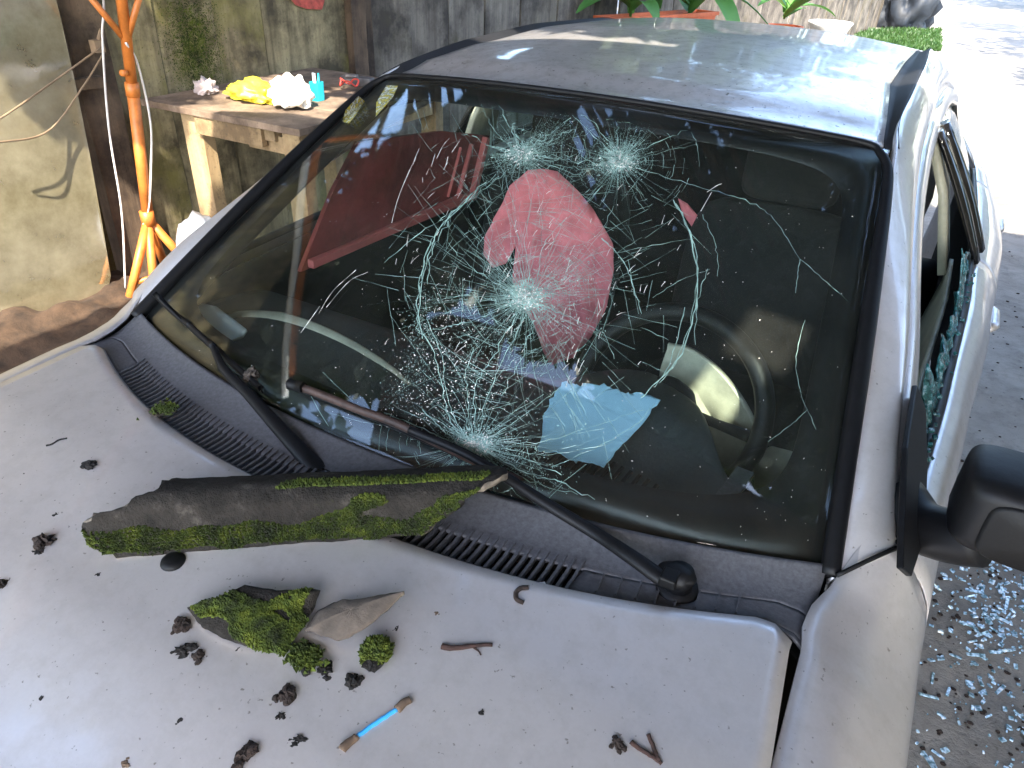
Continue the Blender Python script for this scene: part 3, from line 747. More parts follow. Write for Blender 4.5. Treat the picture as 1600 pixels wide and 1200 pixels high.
for s in (-1, 1):
    fe = part('front_fender', mir(arch(side_panel(-1.10, .093, fender_top, 60), -.52), s), PAINT, solid=.003)
    dr = part('front_door', mir(side_panel(.098, 1.43, belt), s), PAINT, solid=.003)
    rd = part('rear_door', mir(arch(side_panel(1.436, 2.28, belt), 2.35), s), PAINT, solid=.003)
    qp = part('rear_quarter', mir(arch(side_panel(2.286, 3.08, belt, 40), 2.35), s), PAINT, solid=.003)
    for y, z, d_, pn in ((1.30, .84, dr, 0), (2.15, .84, rd, 0)):
        x = lerp_tab(X85, y); k = MB(); k.tube([V(x-.01, y-.1, z), V(x+.006, y-.07, z), V(x+.007, y+.02, z), V(x-.01, y+.05, z)], [.012, .013, .013, .012], 8)
        part('handle', mir((k.v, k.f), s), PAINT, d_)
    # dark backing so that panel gaps read dark
    k = grid([[V(lerp_tab(X85, y)-.045, y, z) for z in (.87, .6, .3)] for y in [-.9+i*.2 for i in range(20)]])
    part('inner_panel', mir(k, s), VOID, solid=.002)

# ---- greenhouse
R0 = [W(1, v)+V(.010, -.004, .003) for v in (.0, .2, .4, .6, .8, .97)]+[V(.583, .86, 1.350), V(.582, 1.1, 1.370), V(.578, 1.5, 1.382), V(.562, 2.0, 1.368), V(.55, 2.4, 1.325)]
R2 = [V(.762, .09, .958), V(.732, .207, 1.037), V(.706, .42, 1.112), V(.676, .60, 1.180), V(.655, .765, 1.224), V(.643, .90, 1.252), V(.636, 1.02, 1.272), V(.632, 1.18, 1.284), V(.630, 1.5, 1.290), V(.640, 2.0, 1.268), V(.665, 2.4, 1.205)]
def pillar_rows(a, c, n):
    A_, C_ = cr(a, n), cr(c, n); rows = []
    for p_, q_ in zip(A_, C_):
        m1 = p_.lerp(q_, .33)+V(.006, -.004, .010); m2 = p_.lerp(q_, .70)+V(.010, -.004, .010)
        rows.append(cr([p_-V(.006, 0, .014), p_, m1, m2, q_, q_+V(-.006, 0, -.012)], 18))
    return rows
for s in (-1, 1):
    part('roof_rail', mir(grid(pillar_rows(R0, R2, 90)), s), PAINT, solid=.003)
# fender-to-pillar seam
k = MB(); k.tube(cr([R0[0]+V(.002, -.006, .012), R0[0].lerp(R2[0], .5)+V(.012, .0, .020), R2[0]+V(.004, 0, .004)], 12), .0032, 6); part('pillar_seam', (k.v, k.f), DARKPL)
# door frames and side openings
def offc(c, k, dy=0): return [p_+V(.42, 0, -.91)*k+V(0, dy, 0) for p_ in c]
R2s = cr(R2, 120)
def sect(y0, y1): return [p_ for p_ in R2s if y0 <= p_.y <= y1]
def frame(y0, y1, k1, inset):
    a = sect(y0, y1); rows = []
    for p_ in a:
        o_ = p_+V(.42, 0, -.91)*.004
        t = (p_.y-y0)/(y1-y0)
        q_ = p_+V(.42, 0, -.91)*k1+V(0, inset*(1-t)**2, 0)
        e_ = max(0, min(1, (p_.y-y0)/.2)); o_ = o_-V(.006, 0, .004)*(1-e_)
        rows.append(cr([o_-V(.02, 0, .0), o_, o_.lerp(q_, .25)+V(.007, 0, .003)*e_, o_.lerp(q_, .75)+V(.007, 0, .003)*e_, q_, q_-V(.025, 0, .005)], 12))
    return rows
def vertpost(y, wd, top):
    a = top; c_ = belt(y)
    return [[a+V(0, -wd/2, 0)+(c_-a)*(i/8)+V(.004*math.sin(math.pi*i/8), 0, 0), a+V(.006, 0, 0)+(c_-a)*(i/8)+V(.012*math.sin(math.pi*i/8), 0, 0), a+V(0, wd/2, 0)+(c_-a)*(i/8)+V(.012*math.sin(math.pi*i/8), 0, 0)] for i in range(9)]
def r2at(y): return min(R2s, key=lambda p_: abs(p_.y-y))
for s in (-1, 1):
    fr = part('front_door_frame', mir(grid(frame(.10, 1.45, .058, .03)), s), PAINT, solid=.004)
    part('rear_door_frame', mir(grid(frame(1.46, 2.38, .055, 0)), s), PAINT, solid=.004)
    part('door_pillar', mir(grid(vertpost(1.41, .07, r2at(1.41)+V(.42, 0, -.91)*.05)), s), GLOSSBLACK, solid=.01)
    part('door_pillar', mir(grid(vertpost(1.50, .07, r2at(1.50)+V(.42, 0, -.91)*.05)), s), GLOSSBLACK, solid=.02)
    part('inner_pillar', mir(grid([[V(.60, 1.38, 1.30), V(.60, 1.50, 1.30)], [V(.70, 1.36, 1.1), V(.70, 1.52, 1.1)], [V(.76, 1.34, .9), V(.76, 1.54, .9)]]), s), CREAM, solid=.02)
    # C pillar
    a = [V(.55, 2.4, 1.325), r2at(2.38), V(.72, 2.45, 1.07), belt(2.5)]; c_ = [V(.50, 2.62, 1.24), V(.56, 2.68, 1.17), V(.66, 2.82, 1.04), belt(2.95)]
    part('rear_pillar', mir(grid([cr(a, 12), [p_.lerp(q_, .5)+V(.015, 0, .01) for p_, q_ in zip(cr(a, 12), cr(c_, 12))], cr(c_, 12)]), s), PAINT, solid=.003)
    # weather strip on the belt line
    k = MB(); k.tube(cr([belt(y)+V(-.010, 0, .006) for y in (.1, .4, .8, 1.2, 1.45, 1.9, 2.4)], 40), .010, 6); part('belt_seal', mir((k.v, k.f), s), BLACKTRIM)
    # triangular sail panel at the mirror foot
    tri = [V(.758, .075, .965), V(.775, .12, .94), V(.789, .30, .945), V(.745, .30, 1.05), V(.716, .26, 1.105), V(.728, .15, 1.065)]
    if s > 0: tri = [onpl(x, y, (.804, 0, .92), (.35, 0, .16)) for x, y in ((1424, 602), (1438, 640), (1440, 720), (1438, 800), (1428, 860), (1414, 900), (1400, 888), (1402, 820), (1408, 700))]
    if s > 0: part('mirror_sail', mir((tri, [tuple(range(len(tri)))]), s), BLACKTRIM, smooth=False, solid=.008, bevel=.002)
    # rear door glass (front passenger glass too on the far side)
    gl = []
    for p_ in sect(1.55, 2.30):
        o_ = p_+V(.42, 0, -.91)*.05-V(.012, 0, 0); gl.append([o_.lerp(belt(p_.y)-V(.014, 0, 0), i/6)+V(.012*math.sin(math.pi*i/6), 0, 0) for i in range(7)])
    part('rear_side_glass', mir(grid(gl), s), SIDEGLASS, solid=.004)
# ---- roof
def roof_pt(u, t):
    f_ = W(u, 1)+V(0, .014, .002)
    y = f_.y+(2.45-f_.y)*t
    zc = lerp_tab([(.5, 1.345), (.66, 1.366), (.8, 1.386), (1.0, 1.403), (1.4, 1.420), (1.9, 1.408), (2.45, 1.345)], y)
    ze = lerp_tab([(.5, 1.30), (.75, 1.326), (.9, 1.350), (1.1, 1.370), (1.5, 1.383), (1.9, 1.372), (2.45, 1.315)], y)
    x = u*(.572-.045*min(1, t*4)+.0*t)
    g = 1-abs(u)**2.6
    z = ze+(zc-ze)*g
    if t < .08: z = f_.z+(z-f_.z)*(t/.08)
    return V(x, y, z)
rows = [[roof_pt(-1+2*i/50, (j/50)) for i in range(51)] for j in range(51)]
roof = part('roof', grid(rows), ROOFP, solid=.004)
for s in (-1, 1):
    a = [roof_pt(s, j/24) for j in range(25)]
    a = [q+V(0, 0, -.002) for q in a]
    c_ = cr([W(s, 1)+V(s*.014, .012, -.002)]+[V(s*(q.x-.004), q.y, q.z+.001) for q in R0[6:]], 25)
    c_ = [V(c_[i].x, a[i].y, lerp_tab([(q.y, q.z) for q in [W(1, 1)+V(0, .012, 0)]+R0[6:]], a[i].y)) for i in range(25)]
    xr = [(q.y, q.x) for q in [W(1, 1)+V(.016, .012, 0)]+R0[6:]]
    rows = []
    for i in range(25):
        xo = s*(lerp_tab(xr, a[i].y)-.002); o_ = V(xo, a[i].y, c_[i].z+.003)
        rows.append(cr([a[i], a[i].lerp(o_, .2)+V(0, 0, -.006), a[i].lerp(o_, .5)+V(0, 0, -.004), a[i].lerp(o_, .8)+V(0, 0, -.001), o_], 9))
    part('roof_strip', grid(rows), STRIPM, roof, solid=.003)
    part('roof_gutter', grid([[V(s*.50, y, z-.05), V(s*.60, y, z-.075)] for y, z in ((.78, 1.32), (1.2, 1.36), (1.7, 1.36), (2.4, 1.31))]), VOID, roof, solid=.003)
# rear screen and tail
rw = [[(roof_pt(u, 1)+V(0, .01, -.004)).lerp(V(u*.64, 2.95-.1*u*u, .96), j/8)+V(0, .03*math.sin(math.pi*j/8), .02*math.sin(math.pi*j/8)) for u in [-1+i/10 for i in range(21)]] for j in range(9)]
part('rear_screen', grid(rw), SIDEGLASS, solid=.004)
tail = [[V(u*(.72-.03*abs(j-3)/3), 3.08-.07*u*u-.02*abs(j-2), .95-.75*j/8) for u in [-1+i/10 for i in range(21)]] for j in range(9)]
part('tailgate', grid([[V(u*.66, 2.95-.1*u*u, .955) for u in [-1+i/10 for i in range(21)]]]+tail), PAINT, solid=.003)
# nose
nose = [[V(u*(.60+.05*math.sin(math.pi*j/10)), -1.12+.17*abs(u)**2.5-.06*math.sin(math.pi*j/10*.8), .715-.52*j/10) for u in [-1+i/12 for i in range(25)]] for j in range(11)]
part('front_bumper', grid(nose), PAINT, solid=.004)
for s in (-1, 1):
    for yc in (-.52, 2.35):
        k = MB(); prof = [(.19, -.09), (.275, -.095), (.295, -.07), (.295, .07), (.275, .095), (.19, .09)]
        rows = [[V(.72*s+dx, yc+r_*math.cos(a), .295+r_*math.sin(a)) for a in [2*math.pi*i/32 for i in range(32)]] for r_, dx in prof]
        ty = part('wheel', grid(rows, True), BLACKTRIM)
        rows = [[V(.72*s+s*dx, yc+r_*math.cos(a), .295+r_*math.sin(a)) for a in [2*math.pi*i/32 for i in range(32)]] for r_, dx in ((.19, .09), (.17, .05), (.05, .07), (.005, .07))]
        part('rim', grid(rows, True), CHROME, ty, solid=.004)
# under-structure
b = MB(); b.box((0, 1.0, .27), (1.46, 3.6, .05)); part('floor_pan', (b.v, b.f), VOID, smooth=False)
b = MB(); b.box((0, .02, .58), (1.40, .03, .62)); part('bulkhead', (b.v, b.f), VOID, smooth=False)
# headliner and inner pillars (dark)
rows = [[roof_pt(-.95+1.9*i/20, .04+.94*j/16)+V(0, 0, -.03) for i in range(21)] for j in range(17)]
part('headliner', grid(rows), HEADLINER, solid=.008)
for s in (-1, 1):
    k = MB(); k.tube(cr([W(s*.985, v)+V(0, .02, -.035) for v in (0.02, .3, .6, .95)], 14), .022, 8); part('inner_trim', (k.v, k.f), HEADLINER)

# ---- wing mirror (driver side, image right; twin on the far side)
def mirror(s):
    k = []
    prof = [(0, .95, .95), (.02, .99, 1), (.05, 1, 1), (.08, .98, .98), (.098, .90, .88), (.106, .72, .70)]
    cx, cz, hw, hh = .894, 1.066, .094, .053
    rows = []
    for dy, sx, sz in prof:
        ring = []
        for i in range(36):
            a = 2*math.pi*i/36; p_ = 6.5
            x = math.copysign(abs(math.cos(a))**(2/p_), math.cos(a)); z = math.copysign(abs(math.sin(a))**(2/p_), math.sin(a))
            tap = 1-.12*(x > 0)*abs(x)
            ring.append(V(cx+x*hw*sx, .155-dy, cz+z*hh*sz*tap))
        rows.append(ring)
    v, f = grid(rows, True); f.append(tuple(range(180, 216)))
    o_ = part('wing_mirror', mir((v, f), s), BLACKTRIM)
    rows = []
    for kk, dy in ((.90, .157), (.0, .157)):
        rows.append([V(cx+kk*hw*math.copysign(abs(math.cos(2*math.pi*i/36))**.45, math.cos(2*math.pi*i/36)), dy, cz+kk*hh*math.copysign(abs(math.sin(2*math.pi*i/36))**.45, math.sin(2*math.pi*i/36))) for i in range(36)])
    part('mirror_glass', mir(grid(rows, True), s), CHROME, o_, solid=.002)
    # raised back panel facing forward
    rows = []
    for kk, dy in ((.80, .060), (.79, .047), (.74, .044), (0, .043)):
        rows.append([V(cx+.012+kk*hw*math.copysign(abs(math.cos(2*math.pi*i/36))**.4, math.cos(2*math.pi*i/36)), dy, cz-.004+kk*hh*math.copysign(abs(math.sin(2*math.pi*i/36))**.4, math.sin(2*math.pi*i/36))) for i in range(36)])
    part('back_cover', mir(grid(rows, True), s), DARKPL, o_)
    k = MB(); k.tube(cr([V(.752, .17, .982), V(.785, .13, .978), V(.82, .11, .992), V(.85, .10, 1.01)], 10), [.038, .037, .036, .036, .036, .036, .036, .036, .036, .036], 14)
    part('mirror_arm', mir((k.v, k.f), s), BLACKTRIM, o_)
mirror(1)

# ---- interior
def ribbon0(path, widths, th, up=V(0, -.3, .95)):
    path = [Vector(p_) for p_ in path]; rows = []
    for i, p_ in enumerate(path):
        d = (path[min(i+1, len(path)-1)]-path[max(i-1, 0)]).normalized(); sx = d.cross(up).normalized(); un = sx.cross(d).normalized(); w_ = widths[i] if isinstance(widths, list) else widths
        rows.append([p_-sx*w_, p_-sx*w_*.6+un*th, p_+sx*w_*.6+un*th, p_+sx*w_, p_+sx*w_-un*th*.4, p_-sx*w_-un*th*.4])
    v, f = grid(rows, True); f.append(tuple(range(6))); f.append(tuple(reversed(range(6*(len(rows)-1), 6*len(rows))))); return v, f
def dash_pt(x, t):
    u_ = x/.69; y0 = .02-.125*(1-min(1, abs(u_))**2.2)+.012
    prof = cr([V(0, y0, .905), V(0, y0+.1, .905), V(0, .22, .900), V(0, .33, .880), V(0, .40, .835), V(0, .43, .75), V(0, .40, .62), V(0, .36, .5)], 25)
    p_ = prof[t].copy(); p_.y = y0+(p_.y-y0)*lerp_tab([(-.7, 1), (.1, 1), (.3, 1.10), (.4, .95), (.5, .66), (.56, .52), (.7, .46)], x); p_.x = x*(1 if p_.y > .1 else .985)
    bump_ = math.exp(-((x-.335)/.17)**4)*math.exp(-((p_.y-.33)/.13)**4)
    p_.z += .045*bump_; p_.y += .03*bump_*(t > 10)
    return p_
rows = [[dash_pt(-.68+1.36*i/70, t) for i in range(71)] for t in range(25)]
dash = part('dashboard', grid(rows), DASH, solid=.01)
dv, df_ = grid(rows); DBVH = BVHTree.FromPolygons(dv, df_)
def ondash(px, py, h=.003):
    d = ray(px, py).normalized(); loc, nn, i_, di = DBVH.ray_cast(CAM_LOC, d)
    return (loc if loc is not None else on(px, py, 2, .88))-d*h
k = MB()
for i in range(30):
    a, b_ = dash_pt(.12+.016*i, 3)+V(0, 0, .004), dash_pt(.12+.016*i, 5)+V(0, 0, .004); k.bar(a, b_, .006, .003)
o_ = part('defrost_vent', (k.v, k.f), VOID, dash, smooth=False); o_['kind'] = 'stuff'
k = MB(); k.bar(ondash(1130, 782, .006), ondash(1165, 735, .006), .030, .004); part('dash_joint', (k.v, k.f), GREYPLASTIC, dash, smooth=False)
# cream strip painting the light caught along the passenger-side dash edge
pp = [(345, 505), (362, 492), (420, 495), (480, 512), (540, 540), (600, 575), (640, 615), (600, 620), (520, 578), (440, 540), (390, 520)]
k = MB(); pth = [ondash(x, y, .006) for x, y in ((345, 500), (375, 491), (430, 494), (490, 511), (550, 538), (610, 575), (640, 600))]
part('dash_edge_light', ribbon0(cr(pth, 30), [.004+.010*math.sin(math.pi*min(1, i/20)) if i < 10 else .014*(1-(i-10)/20)+.002 for i in range(30)], .004), CREAM, dash)
# steering wheel
wc = V(.34, .405, .862); wn = V(0, -.86, .5).normalized(); wx = V(1, 0, 0); wy = wn.cross(wx)*-1
if wy.z < 0: wy = -wy
k = MB(); ringp = [wc+wx*(.186*math.cos(a))+wy*(.186*math.sin(a)) for a in [2*math.pi*i/64 for i in range(65)]]
k.tube(ringp, .0185, 12, False); sw = part('steering_wheel', (k.v, k.f), DARKPL)
k = MB()
for a in (math.radians(178), math.radians(-100)):
    k.bar(wc-wn*.02, wc+wx*(.182*math.cos(a))+wy*(.182*math.sin(a)), .035, .016, wn)
part('spoke', (k.v, k.f), DARKPL, sw, smooth=False)
part('hub', blob(wc-wn*.0, .062, .04, .062, 2, .05), DARKPL, sw)
k = MB(); k.tube([wc+V(-.03, 0, -.02), wc-wn*.25+V(-.05, .0, -.03)], [.040, .045], 12); part('steering_column', (k.v, k.f), DARKPL)
for s in (-1, 1):
    k = MB(); e = .16*s; k.tube([wc-wn*.06, wc-wn*.06+V(e*.6, -.0, -.01), wc-wn*.05+V(e, 0, -.015)], [.012, .010, .013], 8); part('stalk', (k.v, k.f), DARKPL)
# seats
def seat(x):
    def cushion(c, d, rx, seed): 
        bm = bmesh.new(); bmesh.ops.create_icosphere(bm, subdivisions=4, radius=1); vs = []
        rot = Matrix.Rotation(rx, 3, 'X')
        for v in bm.verts:
            q = v.co.normalized(); p_ = 5
            l_ = (abs(q.x)**p_+abs(q.y)**p_+abs(q.z)**p_)**(1/p_); q = q/l_
            vs.append(Vector(c)+rot @ V(q.x*d[0]/2, q.y*d[1]/2, q.z*d[2]/2))
        fs = [tuple(v.index for v in f.verts) for f in bm.faces]; bm.free(); return vs, fs
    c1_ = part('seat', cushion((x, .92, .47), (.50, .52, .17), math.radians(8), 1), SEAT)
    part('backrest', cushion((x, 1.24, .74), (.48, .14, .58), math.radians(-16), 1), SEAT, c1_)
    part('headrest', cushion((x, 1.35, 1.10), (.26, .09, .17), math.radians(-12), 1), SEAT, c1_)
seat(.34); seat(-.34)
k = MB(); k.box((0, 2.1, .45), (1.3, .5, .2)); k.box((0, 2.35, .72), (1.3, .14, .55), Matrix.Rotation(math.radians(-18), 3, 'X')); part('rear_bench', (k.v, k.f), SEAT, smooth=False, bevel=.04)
# door trims
for s in (-1, 1):
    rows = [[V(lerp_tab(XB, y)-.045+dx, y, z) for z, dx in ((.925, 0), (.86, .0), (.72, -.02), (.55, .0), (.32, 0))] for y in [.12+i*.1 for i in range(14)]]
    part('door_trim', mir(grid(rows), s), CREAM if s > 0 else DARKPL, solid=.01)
# cream knee panel cut to the shape of the sunlit patch behind the wheel
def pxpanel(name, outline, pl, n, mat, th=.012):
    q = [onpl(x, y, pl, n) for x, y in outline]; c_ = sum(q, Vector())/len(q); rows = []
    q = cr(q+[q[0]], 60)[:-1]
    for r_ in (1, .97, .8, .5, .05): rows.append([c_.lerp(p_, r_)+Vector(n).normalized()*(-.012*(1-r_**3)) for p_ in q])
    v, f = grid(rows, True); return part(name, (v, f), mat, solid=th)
pxpanel('sunlit_knee_panel', [(1045, 535), (1085, 545), (1130, 580), (1170, 635), (1190, 690), (1180, 740), (1150, 775), (1110, 760), (1060, 690), (1030, 600)], (.4, .50, .8), (0, -1, .25), CREAM)
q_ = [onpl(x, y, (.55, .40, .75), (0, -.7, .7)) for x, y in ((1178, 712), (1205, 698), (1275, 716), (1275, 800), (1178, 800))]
part('sunlit_sill_patch', (q_, [tuple(range(5))]), CREAM, smooth=False, solid=.012, bevel=.004)  # cream colour stands for sunlight falling on the sill
# maroon framed panel filling the passenger window
k = []
def pxp(px, py, x=-.615): return on(px, py, 0, x)
quad = [pxp(470, 425), pxp(745, 312), pxp(765, 212), pxp(690, 205), pxp(560, 222), pxp(520, 300)]
pan = part('window_panel', (quad, [tuple(range(6))]), REDDARK, smooth=False, solid=.012)
def mould(pts, wd, th, mat, dx):
    kk = MB(); pts = [pxp(*q, -.615+dx) for q in pts]
    for a, b_ in zip(pts, pts[1:]): kk.bar(a, b_, wd, th, (1, 0, 0))
    return part('panel_moulding', (kk.v, kk.f), mat, pan, smooth=False, bevel=.003)
mould([(485, 413), (742, 303)], .022, .02, REDCLOTH, .012)
mould([(500, 402), (722, 305)], .010, .014, REDCLOTH, .010)
mould([(738, 308), (760, 215)], .022, .02, REDCLOTH, .012)
mould([(716, 306), (737, 225)], .010, .014, REDCLOTH, .010)
mould([(700, 308), (720, 230)], .006, .010, REDCLOTH, .010)

# ------------------------------------------------------------------ things in the car
# pink cloth over the passenger seat
def sheet_from_px(name, outline, depth_fn, mat, res=26, thick=.004, wob=.012, seed=1):
    """triangulated cloth: fills a pixel outline at a depth plane"""
    bm = bmesh.new(); vs = [bm.verts.new(depth_fn(x, y)) for x, y in outline]; f = bm.faces.new(vs)
    bmesh.ops.triangulate(bm, faces=[f])
    bmesh.ops.subdivide_edges(bm, edges=bm.edges[:], cuts=5, use_grid_fill=True)
    for _ in range(1): bmesh.ops.subdivide_edges(bm, edges=[e for e in bm.edges if e.calc_length() > .03], cuts=1)
    bmesh.ops.triangulate(bm, faces=bm.faces[:])
    bm.normal_update()
    for v in bm.verts:
        n_ = noise.noise(v.co*9+Vector((seed, 0, 0)))+.5*noise.noise(v.co*23)
        n_ += .9*abs(noise.noise(Vector((v.co.x*14+v.co.z*5, v.co.z*3, seed)))); v.co += Vector((.2, -1, .3)).normalized()*wob*n_
    me = bpy.data.meshes.new(name); bm.to_mesh(me); bm.free()
    return link(name, me, mat, None, True, thick)
def pinkpl(x, y): return onpl(x, y, (-.15, .86, .8), V(.25, -1, .35))
o = sheet_from_px('cloth', [(850, 264), (872, 268), (905, 300), (940, 345), (958, 380), (962, 420), (948, 480), (925, 525), (902, 548), (898, 558), (862, 570), (848, 545), (830, 500), (806, 455), (800, 440), (808, 380), (790, 412), (772, 418), (757, 398), (758, 372), (775, 335), (800, 290), (828, 266)], pinkpl, PINK, wob=.022)
tag(o, 'pink cloth hanging over the passenger seat behind the shattered glass', 'cloth')
o = sheet_from_px('fabric_strap', [(1060, 310), (1074, 318), (1112, 362), (1106, 378), (1094, 372), (1066, 332)], lambda x, y: onpl(x, y, (.2, 1.28, 1.05), V(0, -1, .2)), PINK, wob=.004)
tag(o, 'short pink strap on the driver headrest', 'strap')
# flat blue sheet painting the sky reflected through a roof hole
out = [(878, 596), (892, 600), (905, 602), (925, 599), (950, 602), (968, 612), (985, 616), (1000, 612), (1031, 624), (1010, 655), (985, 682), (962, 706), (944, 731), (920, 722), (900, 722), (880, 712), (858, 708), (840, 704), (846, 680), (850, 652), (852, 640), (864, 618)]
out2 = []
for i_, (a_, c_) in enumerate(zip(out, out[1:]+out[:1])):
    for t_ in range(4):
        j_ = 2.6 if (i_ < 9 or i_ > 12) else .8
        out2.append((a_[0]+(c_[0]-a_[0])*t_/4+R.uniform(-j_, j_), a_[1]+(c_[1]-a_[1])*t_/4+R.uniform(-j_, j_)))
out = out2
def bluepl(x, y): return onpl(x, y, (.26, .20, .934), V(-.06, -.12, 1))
o = sheet_from_px('sky_reflection_sheet', out, bluepl, SKYREFL, wob=.0015, thick=.001)
tag(o, 'light blue sheet painting the ragged sky reflection near the steering wheel', 'paper')
o = sheet_from_px('card', [(303, 484), (318, 477), (340, 482), (387, 518), (380, 528), (340, 543), (322, 530), (300, 496)], lambda x, y: onpl(x, y, (-.55, .10, .93), V(0, -.3, 1)), WHITEPL, wob=.001, thick=.006)
tag(o, 'small pale card lying on the dashboard behind the left wiper', 'card')
o = sheet_from_px('paper_scrap', [(306, 578), (370, 575), (415, 620), (430, 648), (395, 640), (340, 610)], lambda x, y: ondash(x, y, .006), WHITEPL, wob=.001, thick=.001)
tag(o, 'white paper scrap under the lower end of the left wiper', 'paper')
k = MB(); k.tube(cr([ondash(455, 632, .012), ondash(480, 625, .02), ondash(495, 636, .012), ondash(478, 648, .006)], 20), .005, 6)
tag(k.build('key_ring', CREAM), 'small cream loop lying on the dashboard left of centre', 'ring')

# ------------------------------------------------------------------ wipers (parts of the car)
def gpath(pts, h): return [onglass(x, y, h)[0] for x, y in pts]
ribbon = ribbon0
def lw(a, b_, n): return [a+(b_-a)*i/(n-1) for i in range(n)]
# left wiper: arm and blade
pa = gpath([(332, 540), (350, 576), (385, 612), (430, 662), (465, 700)], .030)+[onglass(500, 738, .022)[0]]
arm = part('wiper_arm', ribbon(cr(pa, 30), lw(.006, .0155, 30), .006), BLACKTRIM)
part('arm_tip', ribbon(cr(gpath([(295, 506), (312, 522), (332, 540)], .026), 8), .005, .004), BLACKTRIM, arm)
part('blade', ribbon(cr(gpath([(241, 458), (270, 487), (300, 512), (340, 548), (375, 578), (408, 607)], .012), 26), .0055, .007), DARKPL, arm)
part('blade_rubber', ribbon(cr(gpath([(243, 462), (300, 517), (375, 583), (410, 612)], .004), 20), .002, .006), BLACKTRIM, arm)
# right wiper
pa = [cowl_pt(.755, .55)+V(0, 0, .032)]+gpath([(1040, 905)], .026)+gpath([(985, 868), (930, 832), (860, 790), (790, 745), (720, 705), (640, 672)], .026)
arm2 = part('wiper_arm', ribbon(cr(pa, 40), lw(.0125, .006, 40), .006), BLACKTRIM)
part('blade', ribbon(cr(gpath([(455, 600), (500, 616), (560, 640), (620, 662), (700, 700), (770, 733), (815, 753)], .012), 34), .0065, .007), RUST, arm2)
part('blade_cap', ribbon(gpath([(452, 600), (474, 606)], .016), .009, .009), DARKPL, arm2)
part('blade_rubber', ribbon(cr(gpath([(458, 606), (560, 645), (700, 706), (812, 757)], .004), 20), .002, .006), BLACKTRIM, arm2)
pv = cowl_pt(.775, .62)
k = MB(); k.tube([pv+V(0, 0, -.004), pv+V(0, 0, .012)], [.030, .026], 20); k.tube([pv+V(0, 0, .010), pv+V(0, 0, .038)], [.019, .0175], 20)
part('pivot_cap', (k.v, k.f), BLACKTRIM, arm2)
k = blob(pv+V(-.004, .0, .030), .026, .017, .011, 1, .04); part('pivot_cover', k, BLACKTRIM, arm2)
b_ = onglass(1046, 903, .03)[0]; k = MB(); k.box(b_, (.022, .026, .016)); part('hinge', (k.v, k.f), DARKPL, arm2, smooth=False, bevel=.003)
pv = onglass(505, 742, .012)[0]; k = MB(); k.tube([pv+V(0, -.01, -.03), pv+V(0, -.01, .015)], [.026, .020], 18); part('pivot_cap', (k.v, k.f), GLOSSBLACK, arm)

# ------------------------------------------------------------------ cracks in the windscreen
cm = MB(); fm = MB()
def crk(pts, w0, w1, mb=None, h=.0016, jit=0.0, n=None):
    mb = mb or cm
    if n: pts = [(a.x, a.y) for a in cr([V(x, y, 0) for x, y in pts], n)]
    P = []
    for i, (x, y) in enumerate(pts):
        if jit and 0 < i: x += R.uniform(-jit, jit); y += R.uniform(-jit, jit)
        if not inside(x, y): break
        P.append(onglass(x, y, h))
    if len(P) < 2: return
    rows = []
    for i, (p_, nn) in enumerate(P):
        d = (P[min(i+1, len(P)-1)][0]-P[max(i-1, 0)][0])
        if d.length < 1e-6: return
        sx = d.normalized().cross(nn); t = i/(len(P)-1); w_ = .78*(w0+(w1-w0)*t)*R.uniform(.6, 1.3)
        tl = nn*w_*R.uniform(-.6, .6)
        rows.append([p_-sx*w_-tl, p_+sx*w_+tl])
    mb.add(grid(rows))
_ti = BVHTree.FromPolygons([W(-.97, .03), W(.97, .03), W(.97, .97), W(-.97, .97)], [(0, 1, 2, 3)])
POLYPX = [(225, 490), (605, 140), (1370, 240), (1290, 870), (1050, 850), (880, 812), (700, 755), (560, 705), (400, 630)]
def inside(x, y):
    c_ = False; n_ = len(POLYPX); j = n_-1
    for i in range(n_):
        xi, yi = POLYPX[i]; xj, yj = POLYPX[j]
        if (yi > y) != (yj > y) and x < (xj-xi)*(y-yi)/(yj-yi)+xi: c_ = not c_
        j = i
    return c_
def radial(cx, cy, n, r0, r1, w0, sx=1.0, sy=1.0, a0=0, a1=6.283, wander=.07, seg=9):
    for i in range(n):
        a = a0+(a1-a0)*(i+R.random())/n; L = r0+(r1-r0)*R.random()**2.2; st_ = R.uniform(2, 16)
        pts = []; aa = a
        for k_ in range(seg):
            rr_ = st_+(L-st_)*k_/(seg-1); aa += R.uniform(-wander, wander)*.5
            pts.append((cx+math.cos(aa)*rr_*sx, cy+math.sin(aa)*rr_*sy))
        crk(pts, w0*R.uniform(.6, 1.3), w0*.15)
        if R.random() < .5 and L > 40:
            k_ = R.randint(2, seg-3); x, y = pts[k_]; bb = aa+R.choice((-.6, .6)); l2 = L*.4*R.random()
            crk([(x+math.cos(bb)*l2*t*sx/4, y+math.sin(bb)*l2*t*sy/4) for t in range(5)], w0*.5, w0*.1, jit=1.2)
def ringarcs(cx, cy, rad, n, w0, sx=1.0, sy=1.0):
    for i in range(n):
        a = R.uniform(0, 6.28); sp_ = R.uniform(.12, .45); r_ = rad*R.uniform(.85, 1.15)
        crk([(cx+math.cos(a+sp_*t/6)*r_*sx, cy+math.sin(a+sp_*t/6)*r_*sy) for t in range(7)], w0*R.uniform(.4, 1), w0*.3, jit=1.0)
